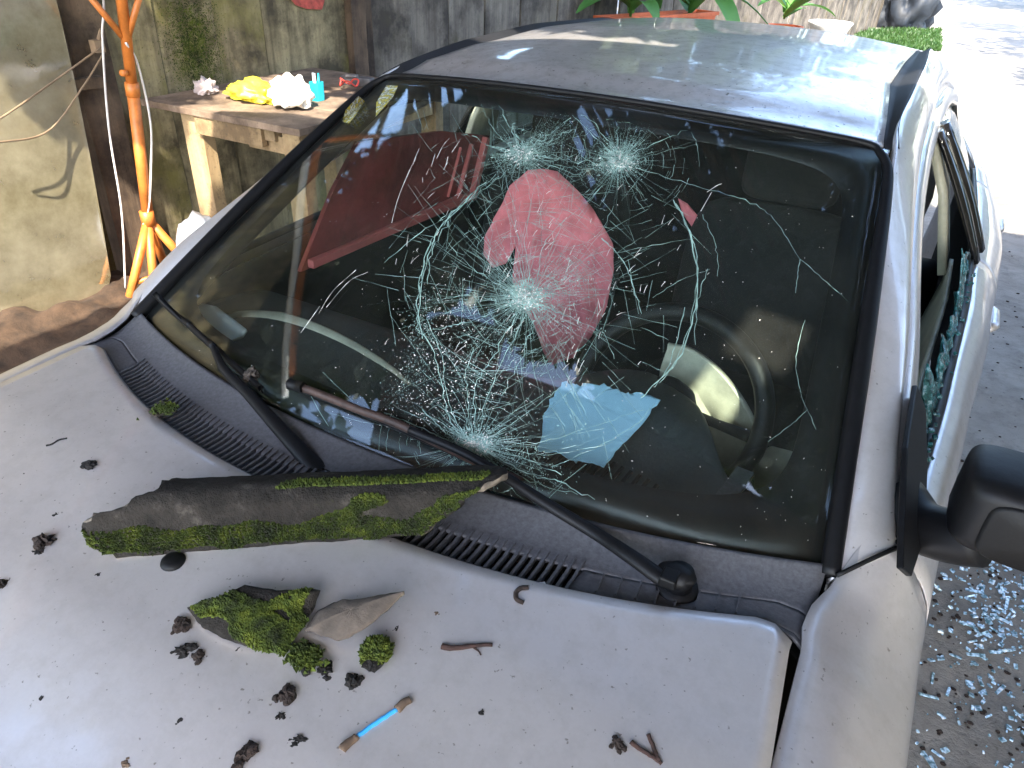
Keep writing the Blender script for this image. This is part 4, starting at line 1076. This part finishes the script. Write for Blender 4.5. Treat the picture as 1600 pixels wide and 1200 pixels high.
def powder(cx, cy, n, sx, sy, size, mb=None):
    for i in range(n):
        x = cx+R.gauss(0, sx); y = cy+R.gauss(0, sy)
        if not inside(x, y): continue
        p_, nn = onglass(x, y, .0022); s_ = size*R.uniform(.3, 1.3); a = R.uniform(0, 6.28)
        t1 = nn.orthogonal().normalized(); t2 = nn.cross(t1); d = (t1*math.cos(a)+t2*math.sin(a))
        e = nn.cross(d); up_ = nn*s_*R.uniform(-.3, .5)
        (mb or cm).add(([p_-d*s_, p_+e*s_*.4+up_, p_+d*s_, p_-e*s_*.4], [(0, 1, 2, 3)]))
IMP = [(815, 240, 54, 18, 95, 1.15, .8), (968, 252, 54, 16, 95, 1.1, .9), (822, 466, 90, 22, 165, 1.1, .9), (742, 694, 80, 20, 150, 1.15, .85)]
for cx, cy, n_, r0, r1, sx, sy in IMP:
    radial(cx, cy, int(n_*1.7), r0, r1*1.1, .0005, sx, sy)
    radial(cx+R.uniform(-6, 6), cy+R.uniform(-6, 6), int(n_*1.5), 8, 42, .0009, sx, sy, wander=.22)
    radial(cx, cy, 34, 30, r1*1.5, .0004, sx, sy, wander=.05)
    for rad, q in ((12, 16), (22, 20), (34, 20), (48, 22), (68, 22), (92, 20), (125, 16)): ringarcs(cx, cy, rad, q, .00055, sx, sy)
    powder(cx, cy, 420, 17, 12, .0024); powder(cx, cy, 160, 13, 8, .0024, fm)
for c_, w_, jit in [
    ([(800, 232), (770, 200), (755, 168), (748, 150)], .0007, 2), ([(812, 228), (795, 195), (780, 165), (772, 148)], .0014, 3), ([(818, 226), (800, 200), (806, 190)], .0012, 2),
    ([(790, 238), (765, 228), (740, 214), (722, 210)], .0009, 2), ([(830, 230), (855, 212), (890, 188)], .0016, 4), ([(835, 232), (870, 215), (900, 200)], .0012, 3),
    ([(955, 240), (920, 205), (890, 175)], .0009, 2), ([(960, 235), (930, 195), (908, 178)], .0013, 2), ([(965, 230), (964, 205), (965, 185)], .0007, 2),
    ([(985, 240), (1030, 222), (1080, 200)], .0011, 2), ([(990, 250), (1040, 236), (1090, 225)], .0006, 2),
    ([(840, 248), (890, 250), (940, 256)], .0011, 5), ([(845, 252), (900, 262), (950, 262)], .0009, 5), ([(850, 242), (905, 246), (945, 250)], .0007, 5), ([(840, 255), (895, 270), (940, 268)], .0007, 6),
    ([(800, 262), (760, 292), (700, 335), (650, 370), (600, 410)], .0012, 2), ([(780, 275), (730, 315), (690, 345)], .0008, 3),
    ([(995, 262), (1060, 282), (1130, 302), (1185, 322), (1215, 350), (1250, 405)], .0008, 2), ([(1250, 405), (1290, 440), (1325, 470)], .0007, 1), ([(1250, 405), (1246, 430), (1244, 458)], .0008, 1),
    ([(1052, 312), (1074, 355), (1088, 420), (1086, 480), (1066, 548), (1036, 588), (1002, 622)], .0015, 2), ([(1056, 318), (1080, 372), (1090, 425), (1080, 500), (1058, 560), (1030, 600)], .0010, 2), ([(1070, 480), (1050, 560), (1025, 605)], .0010, 2),
    ([(1098, 335), (1118, 385), (1122, 430)], .0007, 2), ([(1106, 420), (1090, 470), (1086, 540)], .0007, 2),
    ([(940, 372), (965, 395), (985, 432), (992, 460), (1000, 472)], .0011, 2), ([(985, 432), (1003, 490)], .0008, 2),
    ([(775, 272), (722, 318), (682, 368), (662, 430), (656, 500), (676, 548), (690, 600), (702, 655), (730, 690)], .0013, 2),
    ([(760, 285), (700, 340), (670, 390), (655, 450), (652, 505), (662, 530)], .0013, 3), ([(740, 300), (690, 352), (664, 410), (652, 470)], .0011, 3), ([(700, 345), (676, 395), (668, 440)], .0012, 4),
    ([(668, 500), (690, 560), (698, 620), (716, 665)], .0009, 2), ([(740, 545), (728, 580), (732, 630), (728, 680)], .0011, 2), ([(810, 488), (775, 550), (745, 600), (742, 660)], .0011, 3), ([(820, 495), (795, 545), (770, 600), (750, 660)], .0010, 3),
    ([(835, 500), (815, 560), (780, 620)], .0009, 3), ([(790, 480), (740, 500), (700, 510), (668, 518)], .0009, 2), ([(780, 470), (730, 462), (670, 470)], .0008, 2), ([(790, 450), (740, 420), (700, 380)], .0008, 2),
    ([(600, 645), (650, 664), (700, 690), (742, 720)], .0012, 2), ([(610, 648), (670, 690), (720, 715)], .0008, 2), ([(660, 640), (690, 670), (715, 690)], .0009, 2),
    ([(760, 705), (820, 738), (870, 752), (930, 780)], .0012, 3), ([(765, 700), (830, 722), (880, 745)], .0008, 3), ([(760, 716), (830, 752), (900, 772)], .0008, 3),
    ([(770, 680), (830, 640), (880, 600)], .0007, 2), ([(780, 690), (850, 690), (930, 665), (1010, 640)], .0006, 2), ([(790, 700), (860, 710), (960, 690)], .0006, 2), ([(860, 730), (930, 700), (990, 665), (1025, 630)], .0006, 2),
    ([(850, 460), (900, 440), (940, 420)], .0006, 2), ([(850, 480), (900, 500), (940, 520), (960, 560)], .0006, 2), ([(840, 445), (870, 400), (930, 370), (960, 320)], .0006, 2), ([(840, 440), (850, 380), (900, 330), (950, 285)], .0006, 2), ([(830, 440), (820, 380), (830, 320), (820, 265)], .0006, 2),
    ([(1200, 690), (1240, 660), (1262, 640)], .0004, 1), ([(1258, 500), (1244, 560), (1252, 615), (1275, 670)], .0005, 1), ([(960, 395), (1040, 380), (1085, 372)], .0004, 1), ([(1020, 465), (1060, 440), (1110, 420)], .0004, 1)]:
    crk(c_, w_, w_*.6, jit=jit, n=len(c_)*5)
def milky(cx, cy, sx, sy, n, ang=0.0):
    ca, sa = math.cos(ang), math.sin(ang)
    for i in range(n):
        a, b_ = R.gauss(0, sx), R.gauss(0, sy); powder(cx+a*ca-b_*sa, cy+a*sa+b_*ca, 1, .5, .5, .0011)
milky(845, 225, 28, 14, 1900, -.6); milky(800, 240, 18, 12, 1200); milky(975, 238, 20, 15, 1700, -.5); milky(960, 262, 16, 14, 700); milky(880, 440, 34, 20, 1500, -.8); milky(830, 470, 26, 16, 1200, .4); milky(660, 500, 12, 26, 500, .2); milky(640, 580, 10, 40, 420, .5); milky(700, 560, 40, 40, 700); milky(745, 690, 26, 18, 1200); milky(800, 720, 40, 14, 600, .35); milky(780, 520, 20, 40, 600, .4)
for i in range(460):   # fine web between the impacts
    x, y = R.gauss(815, 85), R.gauss(440, 130); a = math.atan2(y-465, x-822)+R.choice((0, 1.57))+R.uniform(-.4, .4); L = R.uniform(14, 95)
    crk([(x+math.cos(a)*L*t/5, y+math.sin(a)*L*t/5) for t in range(6)], .00036, .0002, jit=.8)
powder(690, 560, 420, 38, 50, .0016, fm); powder(690, 470, 160, 25, 30, .0014, fm); powder(640, 640, 160, 50, 22, .0013, fm); powder(800, 690, 200, 60, 30, .0016); powder(870, 480, 300, 45, 40, .0017); powder(760, 600, 120, 40, 40, .0014, fm)
powder(900, 260, 160, 60, 22, .0015)
# bright scratch-like chips catching the light
for i in range(120):
    a = R.uniform(0, 6.28); rad = R.uniform(40, 260); x, y = 840+math.cos(a)*rad*1.1, 430+math.sin(a)*rad*.8; t_ = R.gauss(-1.1, .25); L = R.uniform(4, 22)
    crk([(x, y), (x+math.cos(t_)*L*.5, y+math.sin(t_)*L*.5), (x+math.cos(t_)*L, y+math.sin(t_)*L+2)], .0006, .0004, fm)
for pts in ([(612, 348), (622, 310), (640, 265)], [(632, 285), (642, 262), (655, 232)], [(645, 258), (650, 246)], [(682, 248), (692, 228), (702, 216)], [(706, 238), (718, 220)], [(674, 260), (680, 240)], [(697, 258), (700, 245)], [(498, 490), (520, 455), (556, 422)], [(510, 480), (545, 440), (575, 425)], [(470, 520), (500, 478)], [(1105, 300), (1120, 290), (1128, 287)], [(1095, 330), (1112, 300)], [(898, 580), (905, 560)]):
    crk(pts, .0009, .0006, fm, n=10)
for i in range(420):   # dust specks over the whole glass
    x, y = R.uniform(260, 1340), R.uniform(150, 860)
    powder(x, y, 1, 1, 1, .0013, fm)
o_ = part('cracks', (cm.v, cm.f), CRACK, windshield, smooth=False); o_['kind'] = 'stuff'
o_ = part('glass_chips', (fm.v, fm.f), FLECK, windshield, smooth=False); o_['kind'] = 'stuff'
STICK = N('sticker_print'); _c = STICK.coord(); _f = STICK.noise(_c, 120, 2, .5)
STICK.bsdf(STICK.ramp(_f, (.42, (.62, .48, .04)), (.5, (.10, .10, .05)), (.58, (.75, .75, .70))), .5)
for ol in ([(560, 150), (570, 158), (556, 180), (545, 193), (535, 190), (540, 172)], [(604, 133), (622, 134), (614, 152), (600, 168), (587, 182), (588, 160)]):
    q_ = [onglass(x, y, -.002)[0] for x, y in ol]; part('sticker', (q_, [tuple(range(6))]), STICK.m, windshield, smooth=False)
# driver window: green shards left in the door
k = MB(); rows = []
for i in range(46):
    t = i/45; y = .27+1.04*t; base = belt(y)+V(-.016, 0, -.004); H = (.045+.055*abs(noise.noise((t*7, 2, 0)))+.05*max(0, t-.7)+.03*max(0, .25-t))*(.55+.9*abs(noise.noise((t*23, 5, 0))))
    H *= 1.7
    rows.append([base+V(-.30*H*q/5+.012*noise.noise((t*30, q*.9, 1)), .010*noise.noise((t*33, q*.8, 7)), H*q/5+.010*noise.noise((t*28, q, 3))*(q > 0)) for q in range(6)])
k.add(grid(rows))
for i in range(80):
    t = R.random(); y = .26+1.05*t; p_ = belt(y)+V(-.012+R.gauss(0, .006), 0, R.uniform(0, .03)); w_ = R.uniform(.0013, .0035)
    k.box(p_, (w_*2, w_*2.4, w_*1.6), Matrix.Rotation(R.uniform(0, 3), 3, 'X') @ Matrix.Rotation(R.uniform(0, 3), 3, 'Z'))
o_ = part('window_shards', (k.v, k.f), SHARDG, smooth=False, solid=.003); o_['kind'] = 'stuff'

# ------------------------------------------------------------------ broken tile and debris on the bonnet
def hz(px, py, h):
    p_, nn = onhood(px, py); d = ray(px, py).normalized(); return p_-d*(h/abs(d.z))
rows_px = [[(180, 872), (420, 852), (660, 835)], [(125, 826), (420, 806), (708, 800)], [(185, 792), (440, 778), (742, 772)], [(243, 762), (470, 744), (722, 712)]]
hs_ = [.006, .036, .060, .062]
endr = [(660, 835), (705, 800), (748, 768), (786, 738)]
base_rows = []
for k_, (r_, h) in enumerate(zip(rows_px, hs_)):
    r2 = list(r_); r2[2] = endr[k_]
    a = hz(*r2[0], h); c_ = hz(*r2[2], h+.010)
    if onhood(*r2[2])[0].y > -.1: pass
    base_rows.append([a.lerp(c_, i/60) for i in range(61)])
back = [q+V(-.034, .044, -.030) for q in base_rows[3]]
tr_rows = []
for i in range(61): tr_rows.append(cr([r_[i] for r_ in base_rows]+[back[i]], 30))
tr_rows = [[tr_rows[i][j] for i in range(61)] for j in range(30)]
for j, r_ in enumerate(tr_rows):
    for i, q in enumerate(r_):
        n_ = .0022*noise.noise(q*28)+.0012*noise.noise(q*90); q.z += n_
        e_ = max(0, 1-min(i, 60-i)/3); q += e_*V(.010*noise.noise(q*60), .010*noise.noise(q*63+V(5, 0, 0)), .006*noise.noise(q*70))
tv, tf = grid(tr_rows)
tile = obj('ridge_tile', tv, tf, [TILE, TILEEDGE], solid=.009, off=-1); tile.modifiers['s'].material_offset_rim = 1
tag(tile, 'long broken curved roof tile covered in moss lying across the bonnet and cowl', 'roof tile')
def tufts(surfpts, n, pick, size, mat, name, parent, squash=.8):
    b = MB()
    for i in range(n):
        p_, nn = pick()
        s_ = size*R.uniform(.5, 1.35); a = R.uniform(0, 6.28)
        t1 = nn.orthogonal().normalized(); t2 = nn.cross(t1)
        ring = [p_+(t1*math.cos(a+2.094*q)+t2*math.sin(a+2.094*q))*s_*R.uniform(.7, 1.1)-nn*.001 for q in range(3)]
        tip = p_+nn*s_*R.uniform(.5, 1.5)*squash+V(R.uniform(-1, 1), R.uniform(-1, 1), 0)*s_*.4
        b.add((ring+[tip], [(0, 1, 3), (1, 2, 3), (2, 0, 3)]))
    o_ = b.build(name, mat, smooth=False); o_.parent = parent; o_['kind'] = 'stuff'; return o_
def pick_tile():
    while True:
        i, j = R.uniform(0, 59.9), R.uniform(0, 28.9)
        ii, jj = int(i), int(j); p_ = tr_rows[jj][ii].lerp(tr_rows[jj+1][ii], j-jj).lerp(tr_rows[jj][ii+1], (i-ii)*.7)
        nn = (tr_rows[jj][ii+1]-tr_rows[jj][ii]).cross(tr_rows[jj+1][ii]-tr_rows[jj][ii]).normalized()
        if nn.z < -.2 or nn.y > .5: nn = -nn
        # band of moss low on the near face, a thin line along the far edge and patches at the right end
        bandw = 1 if 1.0+1.2*noise.noise((i*.2, 0, 3)) < j < 6.5+2.2*noise.noise((i*.16, 2, 0)) else 0
        topw = 1 if 19 < j < 22.5 and 22 < i < 58 else 0
        patch = 1 if noise.noise((i*.13, j*.22, 7)) > .22 and i > 30 and j < 17 else 0
        if bandw or patch or (topw and R.random() < .8): return p_, nn if nn.z > -.1 else -nn
tufts(None, 17000, pick_tile, .0030, MOSS, 'moss', tile)

mp = onpl(302, 72, FP, FN)
def pick_f():
    a, b_ = R.gauss(0, .075), R.gauss(0, .14)
    q = mp+fdir*a+V(0, 0, b_); q.x = fx(q.y)+.012; return q, FN.normalized()
tufts(None, 6500, pick_f, .0034, MOSS, 'moss_bloom', fence, .4)
fence_moss = [c_ for c_ in fence.children if c_.name.startswith('moss_bloom')][0]; fence_moss.matrix_parent_inverse = Matrix.Translation(-Vector(fence.location))
q_ = [onpl(x, y, (FP[0]+.014, 1, 0), FN) for x, y in ((446, -12), (462, 8), (480, 14), (503, 15), (507, 2), (503, -12))]
world(obj('paint_smear', q_, [tuple(range(6))], simple('red_paint', (.38, .06, .04), .7, var=.5, scale=30), smooth=False, solid=.002), fence)
def plate(name, outline, heights, mats, thick, wob=.002, label='', cat='roof tile'):
    bm = bmesh.new(); vs = []
    n_ = len(outline)
    pts = [hz(x, y, heights(x, y)) for x, y in outline]
    dense = []
    for i in range(n_):
        a, c_ = pts[i], pts[(i+1) % n_]
        for t in range(8): 
            q = a.lerp(c_, t/8); dense.append(q+V(.0022*noise.noise(q*90), .0022*noise.noise(q*95+V(3, 0, 0)), 0))
    cen_ = sum(dense, Vector())/len(dense); rows = []
    for r_ in (1, .85, .65, .45, .25, .02):
        row = []
        for q in dense:
            p_ = cen_.lerp(q, r_); p_.z += .010*(1-r_*r_)+wob*noise.noise(p_*40); row.append(p_)
        rows.append(row)
    v, f = grid(rows, True)
    nz = sum((v[q[1]]-v[q[0]]).cross(v[q[2]]-v[q[0]]).z for q in f)
    if nz < 0: f = [tuple(reversed(q)) for q in f]
    o_ = obj(name, v, f, mats, solid=thick, off=-1); o_.modifiers['s'].material_offset_rim = 1
    tag(o_, label, cat); return o_, rows
sh1, r1_ = plate('tile_shard', [(292, 951), (330, 935), (384, 914), (440, 922), (501, 921), (492, 948), (478, 975), (458, 1000), (442, 1021), (400, 1014), (352, 1000), (316, 980)], lambda x, y: .012+.012*(y < 940), [TILE, TILEEDGE], .007, label='small leaf-shaped roof tile shard thick with green moss on the bonnet')
def pick_sh():
    while True:
        j, i = R.randint(0, 4), R.randrange(len(r1_[0]))
        p_ = r1_[j][i].lerp(r1_[j+1][i], R.random())
        if noise.noise(p_*22) > -.28 and not (p_.x > r1_[0][20].x-.05 and p_.y > r1_[0][20].y-.02 and noise.noise(p_*30) > -.1): return p_, V(0, -.2, 1).normalized()
tufts(None, 9000, pick_sh, .0030, MOSS, 'moss', sh1)
sh2, _ = plate('tile_shard', [(476, 985), (496, 955), (520, 940), (560, 935), (600, 928), (633, 924), (604, 955), (578, 975), (548, 995), (524, 1001), (500, 992)], lambda x, y: .010+.028*max(0, (x-500)/130), [BROWNTILE, TILEEDGE], .006, label='bare brown tile shard with a raised pointed tip beside the mossy shard')

def rot_chunk(name, px, py, sx, sy, szz, seed, mat, label, cat, amp=.55, fr=2.0, ang=0, lift=.35, surf=None):
    p_, nn = (surf or onhood)(px, py)
    rr = random.Random(int(seed*7919)); mb = MB()
    mb.add(blob((0, 0, 0), sx*.62, sy*.62, szz*.8, seed, amp*.8, fr*1.6, 3))
    for q in range(rr.randint(5, 9)):
        a = rr.uniform(0, 6.28); r_ = rr.uniform(.3, .85); k_ = rr.uniform(.16, .45)
        mb.add(blob((sx*r_*math.cos(a), sy*r_*math.sin(a), szz*rr.uniform(-.3, .4)), sx*k_, sy*k_, szz*k_*1.2, seed+q*3.3, .6, 2.6, 2))
    v, f = mb.v, mb.f
    M_ = Matrix.Rotation(ang, 3, 'Z'); v = [M_ @ q+p_+V(0, 0, szz*lift) for q in v]
    o_ = obj(name, v, f, mat, smooth=False); tag(o_, label, cat); return o_
K = .00084  # metres per photo pixel on the bonnet
def chunk(px, py, wpx, hpx, label, mat=SOIL, cat='soil clod', name='soil_clod', amp=.55, fr=2.0, ang=0):
    k_ = K*(1.0+(800-py)/1700*-.0)
    dist = (onhood(px, py)[0]-CAM_LOC).length/FPX
    return rot_chunk(name, px, py, wpx*dist*.5, hpx*dist*.62, min(wpx, hpx)*dist*.42, px*.137+py, mat, label, cat, amp, fr, ang)
chunk(141, 731, 34, 20, 'dark wedge of soil on the bonnet up near the left vent', amp=.5)
chunk(70, 850, 40, 24, 'loose crumbly brown clod left of the big tile', SOILB, amp=.95, fr=2.6)
chunk(62, 866, 22, 12, 'small flat crumb just below the crumbly brown clod', amp=.8)
chunk(90, 806, 13, 9, 'small dark crumb above the crumbly brown clod', amp=.7)
chunk(110, 826, 11, 8, 'tiny dark crumb touching the left tip of the big tile')
chunk(5, 916, 22, 18, 'brown clod at the left rim of the photo on the bonnet', SOILB)
chunk(156, 899, 14, 9, 'small dark crumb below the left tip of the big tile')
chunk(283, 982, 28, 30, 'squarish brown clod left of the mossy shard', SOILB, amp=.35)
chunk(288, 1019, 24, 30, 'long black clod with a frayed end under the squarish brown clod', amp=.75, ang=-.7)
chunk(312, 1029, 22, 22, 'rounded brown clod right of the frayed black clod', SOILB, amp=.4)
chunk(375, 1014, 10, 14, 'small black crumb tucked under the lower edge of the mossy shard')
chunk(508, 1050, 34, 24, 'jagged black clod at the end of the moss clump below the brown shard', amp=.8)
chunk(552, 1069, 36, 26, 'big dark clod below the round moss tuft', amp=.6)
chunk(447, 1090, 30, 30, 'dark brown clod in the lower middle above the forked crumb', SOILB, amp=.55, ang=.6)
chunk(438, 1122, 20, 16, 'forked black crumb under the dark brown clod', amp=.9)
chunk(468, 1158, 30, 16, 'ragged black clod left of the blue swab', amp=.85, ang=.5)
chunk(384, 1182, 30, 38, 'largest brown grey clod at the bottom of the photo', SOILB, amp=.6)
chunk(66, 1094, 16, 12, 'lone dark crumb far left low on the bonnet')
chunk(283, 1128, 15, 13, 'lone round crumb in the lower left middle of the bonnet', amp=.4)
chunk(198, 1197, 24, 14, 'light brown lump half cut off by the lower photo edge', PALEBROWN, amp=.4)
chunk(753, 1116, 14, 16, 'small black crumb right of the blue swab', amp=.7)
chunk(272, 849+32, 1, 1, 'pin-sized crumb by the black disc') if False else None
chunk(965, 1166, 26, 24, 'brown clod beside the forked twig', SOILB, amp=.6, ang=.8)
chunk(685, 897, 10, 8, 'tiny dark crumb on the bonnet under the cowl vents')
chunk(683, 962, 12, 14, 'small grey crumb right of the bare brown shard', PALEBROWN)
chunk(620, 985, 12, 16, 'thin dark crumb under the tip of the bare brown shard', amp=.8)
chunk(505, 1022, 14, 10, 'round black crumb under the gap between the two shards')
o = chunk(478, 1034, 56, 30, 'dark moss and soil clump under the right end of the mossy shard', SOIL, 'moss clump', 'moss_clump', .6, 2.4, -.5)
b_ = onhood(478, 1034)[0]; tufts(None, 500, lambda: (b_+V(R.gauss(0, .010), R.gauss(0, .007), .012), V(0, -.2, 1).normalized()), .004, MOSS, 'moss', o)
o = chunk(588, 1026, 46, 50, 'round green moss tuft on the bonnet above the big dark clod', SOIL, 'moss clump', 'moss_clump', .35, 2.0)
b2_ = onhood(588, 1026)[0]
def pm():
    a, r_ = R.uniform(0, 6.28), R.random()**.5; d = V(math.cos(a)*r_, math.sin(a)*r_, math.sqrt(max(0, 1-r_*r_))); return b2_+V(d.x*.017, d.y*.019, .006+d.z*.013), (d+V(0, 0, .3)).normalized()
tufts(None, 900, pm, .0042, MOSS, 'moss', o)
def oncowl(px, py):
    p_ = on(px, py, 2, .945); return p_, V(0, 0, 1)
o = rot_chunk('moss_clump', 258, 644, .022, .020, .014, 4, TILE, 'mossy grey stone lodged on the left cowl vent', 'moss clump', .3, surf=oncowl)
b3_ = onpl(258, 640, (0, 0, .955), (0, 0, 1)); tufts(None, 300, lambda: (b3_+V(R.gauss(0, .008), R.gauss(0, .008), .004), V(0, 0, 1)), .003, MOSS, 'moss', o)
o = rot_chunk('moss_clump', 464, 674, .015, .010, .008, 6, MOSS, 'small green moss bit at the lower edge of the glass by the left wiper', 'moss clump', .3, surf=lambda x, y: onglass(x, y, .003))
o = rot_chunk('rubble_bit', 393, 592, .018, .022, .014, 9, BROWNTILE, 'crumpled brown scrap caught beside the left wiper blade', 'rubble', .6, surf=lambda x, y: onglass(x, y, .006))
# black rubber disc
p_, nn = onhood(272, 881)
v, f = lathe([(.0155, 0), (.0165, .003), (.0150, .007), (.010, .0092), (.003, .0098)], p_+V(0, 0, .0005), 24); f.append(tuple(range(96, 120)))
tag(obj('rubber_plug', v, f, DARKPL), 'small round black rubber plug below the big tile', 'rubber plug')
# twigs
def twig(pts, r0, r1, label, mat=TWIG, n=14, h=.004, name='twig'):
    P = [hz(x, y, h) for x, y in pts]; b = MB(); P = cr(P, n); P = [q+V(.0008*noise.noise(q*200), .0008*noise.noise(q*210), .0012*noise.noise(q*150)) for q in P]
    b.tube(P, [r0+(r1-r0)*i/(n-1) for i in range(n)], 7); return b
b = twig([(690, 1010), (705, 1013), (735, 1010), (769, 1007)], .0042, .0026, ''); b2 = twig([(740, 1012), (748, 1018), (752, 1024)], .0014, .0008, '', n=6); b.add((b2.v, b2.f))
tag(b.build('twig', TWIG), 'straight reddish brown twig right of the brown shard', 'twig')
b = twig([(986, 1159), (1000, 1170), (1018, 1182), (1034, 1193)], .0030, .0022, ''); b2 = twig([(1013, 1147), (1020, 1165), (1030, 1190)], .0024, .0026, '', n=10); b.add((b2.v, b2.f))
tag(b.build('twig', TWIG), 'forked brown twig at the bottom right of the bonnet', 'twig')
b = twig([(72, 697), (82, 694), (92, 688), (105, 685)], .0018, .0016, ''); tag(b.build('twig', SOIL), 'thin black twig left of the dark soil wedge', 'twig')
b = twig([(826, 918), (812, 920), (806, 928), (808, 937), (818, 942)], .0034, .0030, ''); tag(b.build('twig', SOILB), 'curled grey brown twig on the bonnet near the cowl vents', 'twig')
# blue swab with dirty ends
sw_ = empty('cotton_swab', hz(590, 1132, .004)); tag(sw_, 'blue plastic cotton swab with dirty brown ends', 'swab')
b = twig([(556, 1152), (590, 1128), (622, 1107)], .0026, .0026, '', h=.005); world(b.build('stick', BLUEPL), sw_)
for e in ([(534, 1171), (546, 1160), (558, 1150)], [(620, 1109), (632, 1098), (642, 1093)]):
    b = twig(e, .0052, .0040, '', h=.005, n=8); world(b.build('cotton_tip', PALEBROWN), sw_)
# fine crumbs: stuff
b = MB()
def crumb(x, y, s_):
    p_, nn = onhood(x, y); k_ = len(b.v)
    for q in range(6):
        a = 6.283*q/6; b.v.append(p_+V(math.cos(a)*s_*R.uniform(.6, 1.2), math.sin(a)*s_*R.uniform(.6, 1.2), s_*R.uniform(0, .4)))
    b.v.append(p_+V(0, 0, s_*R.uniform(.6, 1.3)))
    for q in range(6): b.f.append((k_+q, k_+(q+1) % 6, k_+6))
CL = [(141, 731), (70, 850), (90, 806), (283, 982), (300, 1020), (508, 1050), (552, 1069), (447, 1090), (438, 1122), (468, 1158), (384, 1182), (588, 1040), (420, 1010), (690, 890), (965, 1166), (753, 1116), (800, 930), (640, 900)]
for i in range(1000):
    if R.random() < .5: cx_, cy_ = R.choice(CL); q_ = R.choice((8, 18, 40)); x, y = R.gauss(cx_, q_), R.gauss(cy_, q_*.8)
    elif R.random() < .6: x, y = R.gauss(480, 260), R.gauss(1010, 120)
    elif R.random() < .5: x, y = R.gauss(90, 70), R.gauss(840, 80)
    else: x, y = R.uniform(0, 1180), R.uniform(880, 1200)
    if not (0 < x < 1180 and 700 < y < 1215): continue
    if HBVH.ray_cast(CAM_LOC, ray(x, y).normalized())[0] is None: continue
    crumb(x, y, (.0005+.0022*R.random()**2)*(1 if R.random() < .93 else 1.6))
tag(b.build('soil_crumbs', SOIL, smooth=False), 'scattered dark soil crumbs over the bonnet', 'crumbs', kind='stuff')
b = MB()
for i in range(160):
    x, y = (R.gauss(700, 160), R.gauss(900, 50)) if R.random() < .6 else (R.uniform(100, 1180), R.uniform(860, 1190))
    if HBVH.ray_cast(CAM_LOC, ray(x, y).normalized())[0] is None: continue
    crumb(x, y, R.uniform(.0006, .0016))
tag(b.build('glass_crumbs', FLECK, smooth=False), 'tiny bright glass crumbs sprinkled on the bonnet', 'glass crumbs', kind='stuff')
# pale scratch on the paint
b = MB()
for x0, y0, x1, y1, wd in ((818, 1006, 866, 1003, .003), (822, 1010, 860, 1008, .0026), (835, 914, 852, 911, .003), (862, 972, 866, 970, .002), (858, 985, 866, 983, .001), (820, 1016, 832, 1012, .0012), (826, 922, 838, 914, .0025)):
    a, c_ = onhood(x0, y0)[0]+V(0, 0, .0006), onhood(x1, y1)[0]+V(0, 0, .0006); d = (c_-a).normalized(); sx = d.cross(V(0, 0, 1))
    rows = [[a.lerp(c_, t/8)-sx*wd*R.uniform(.4, 1), a.lerp(c_, t/8)+sx*wd*R.uniform(.4, 1)] for t in range(9)]; b.add(grid(rows))
o_ = part('paint_scratch', (b.v, b.f), SCRATCH, hood); 

# ------------------------------------------------------------------ broken glass and pebbles on the ground
b = MB()
for i in range(560):
    if R.random() < .6: x, y = R.gauss(1560, 50), R.gauss(935, 70)
    else: x, y = R.uniform(1430, 1640), R.uniform(860, 1260)
    p_ = on(x, y, 2, .0)
    if p_.x < .95: continue
    p_.z = .018*noise.noise((p_.x*2.1, p_.y*2.1, 0))+.014*noise.noise((p_.x*6, p_.y*6, 3))-.008
    big = R.random() < .09; L = R.uniform(.010, .026) if big else .0014+.0075*R.random()**2.2; wd = L*(.18 if big else R.uniform(.5, 1)); a = R.uniform(0, 6.28)
    rot = Matrix.Rotation(a, 3, 'Z') @ Matrix.Rotation(R.uniform(-.4, .4), 3, 'X') @ Matrix.Rotation(R.uniform(-.4, .4), 3, 'Y')
    b.box(p_, (L*2, wd*2, .004), rot)
tag(b.build('broken_glass', GROUNDGLASS, smooth=False), 'glittering bluish bits of broken window glass on the ground beside the car', 'broken glass', kind='stuff')
b = MB()
for i in range(260):
    x, y = R.uniform(1440, 1640), R.uniform(330, 1250); p_ = on(x, y, 2, 0)
    if p_.x < .96: continue
    p_.z = .018*noise.noise((p_.x*2.1, p_.y*2.1, 0))+.014*noise.noise((p_.x*6, p_.y*6, 3))-.010
    s_ = R.uniform(.002, .007); b.add(blob(p_, s_*1.3, s_, s_*.7, i, .4, 1.5, 1))
tag(b.build('pebbles', SOILB, smooth=False), 'dark pebbles and bits scattered on the sandy ground', 'pebbles', kind='stuff')
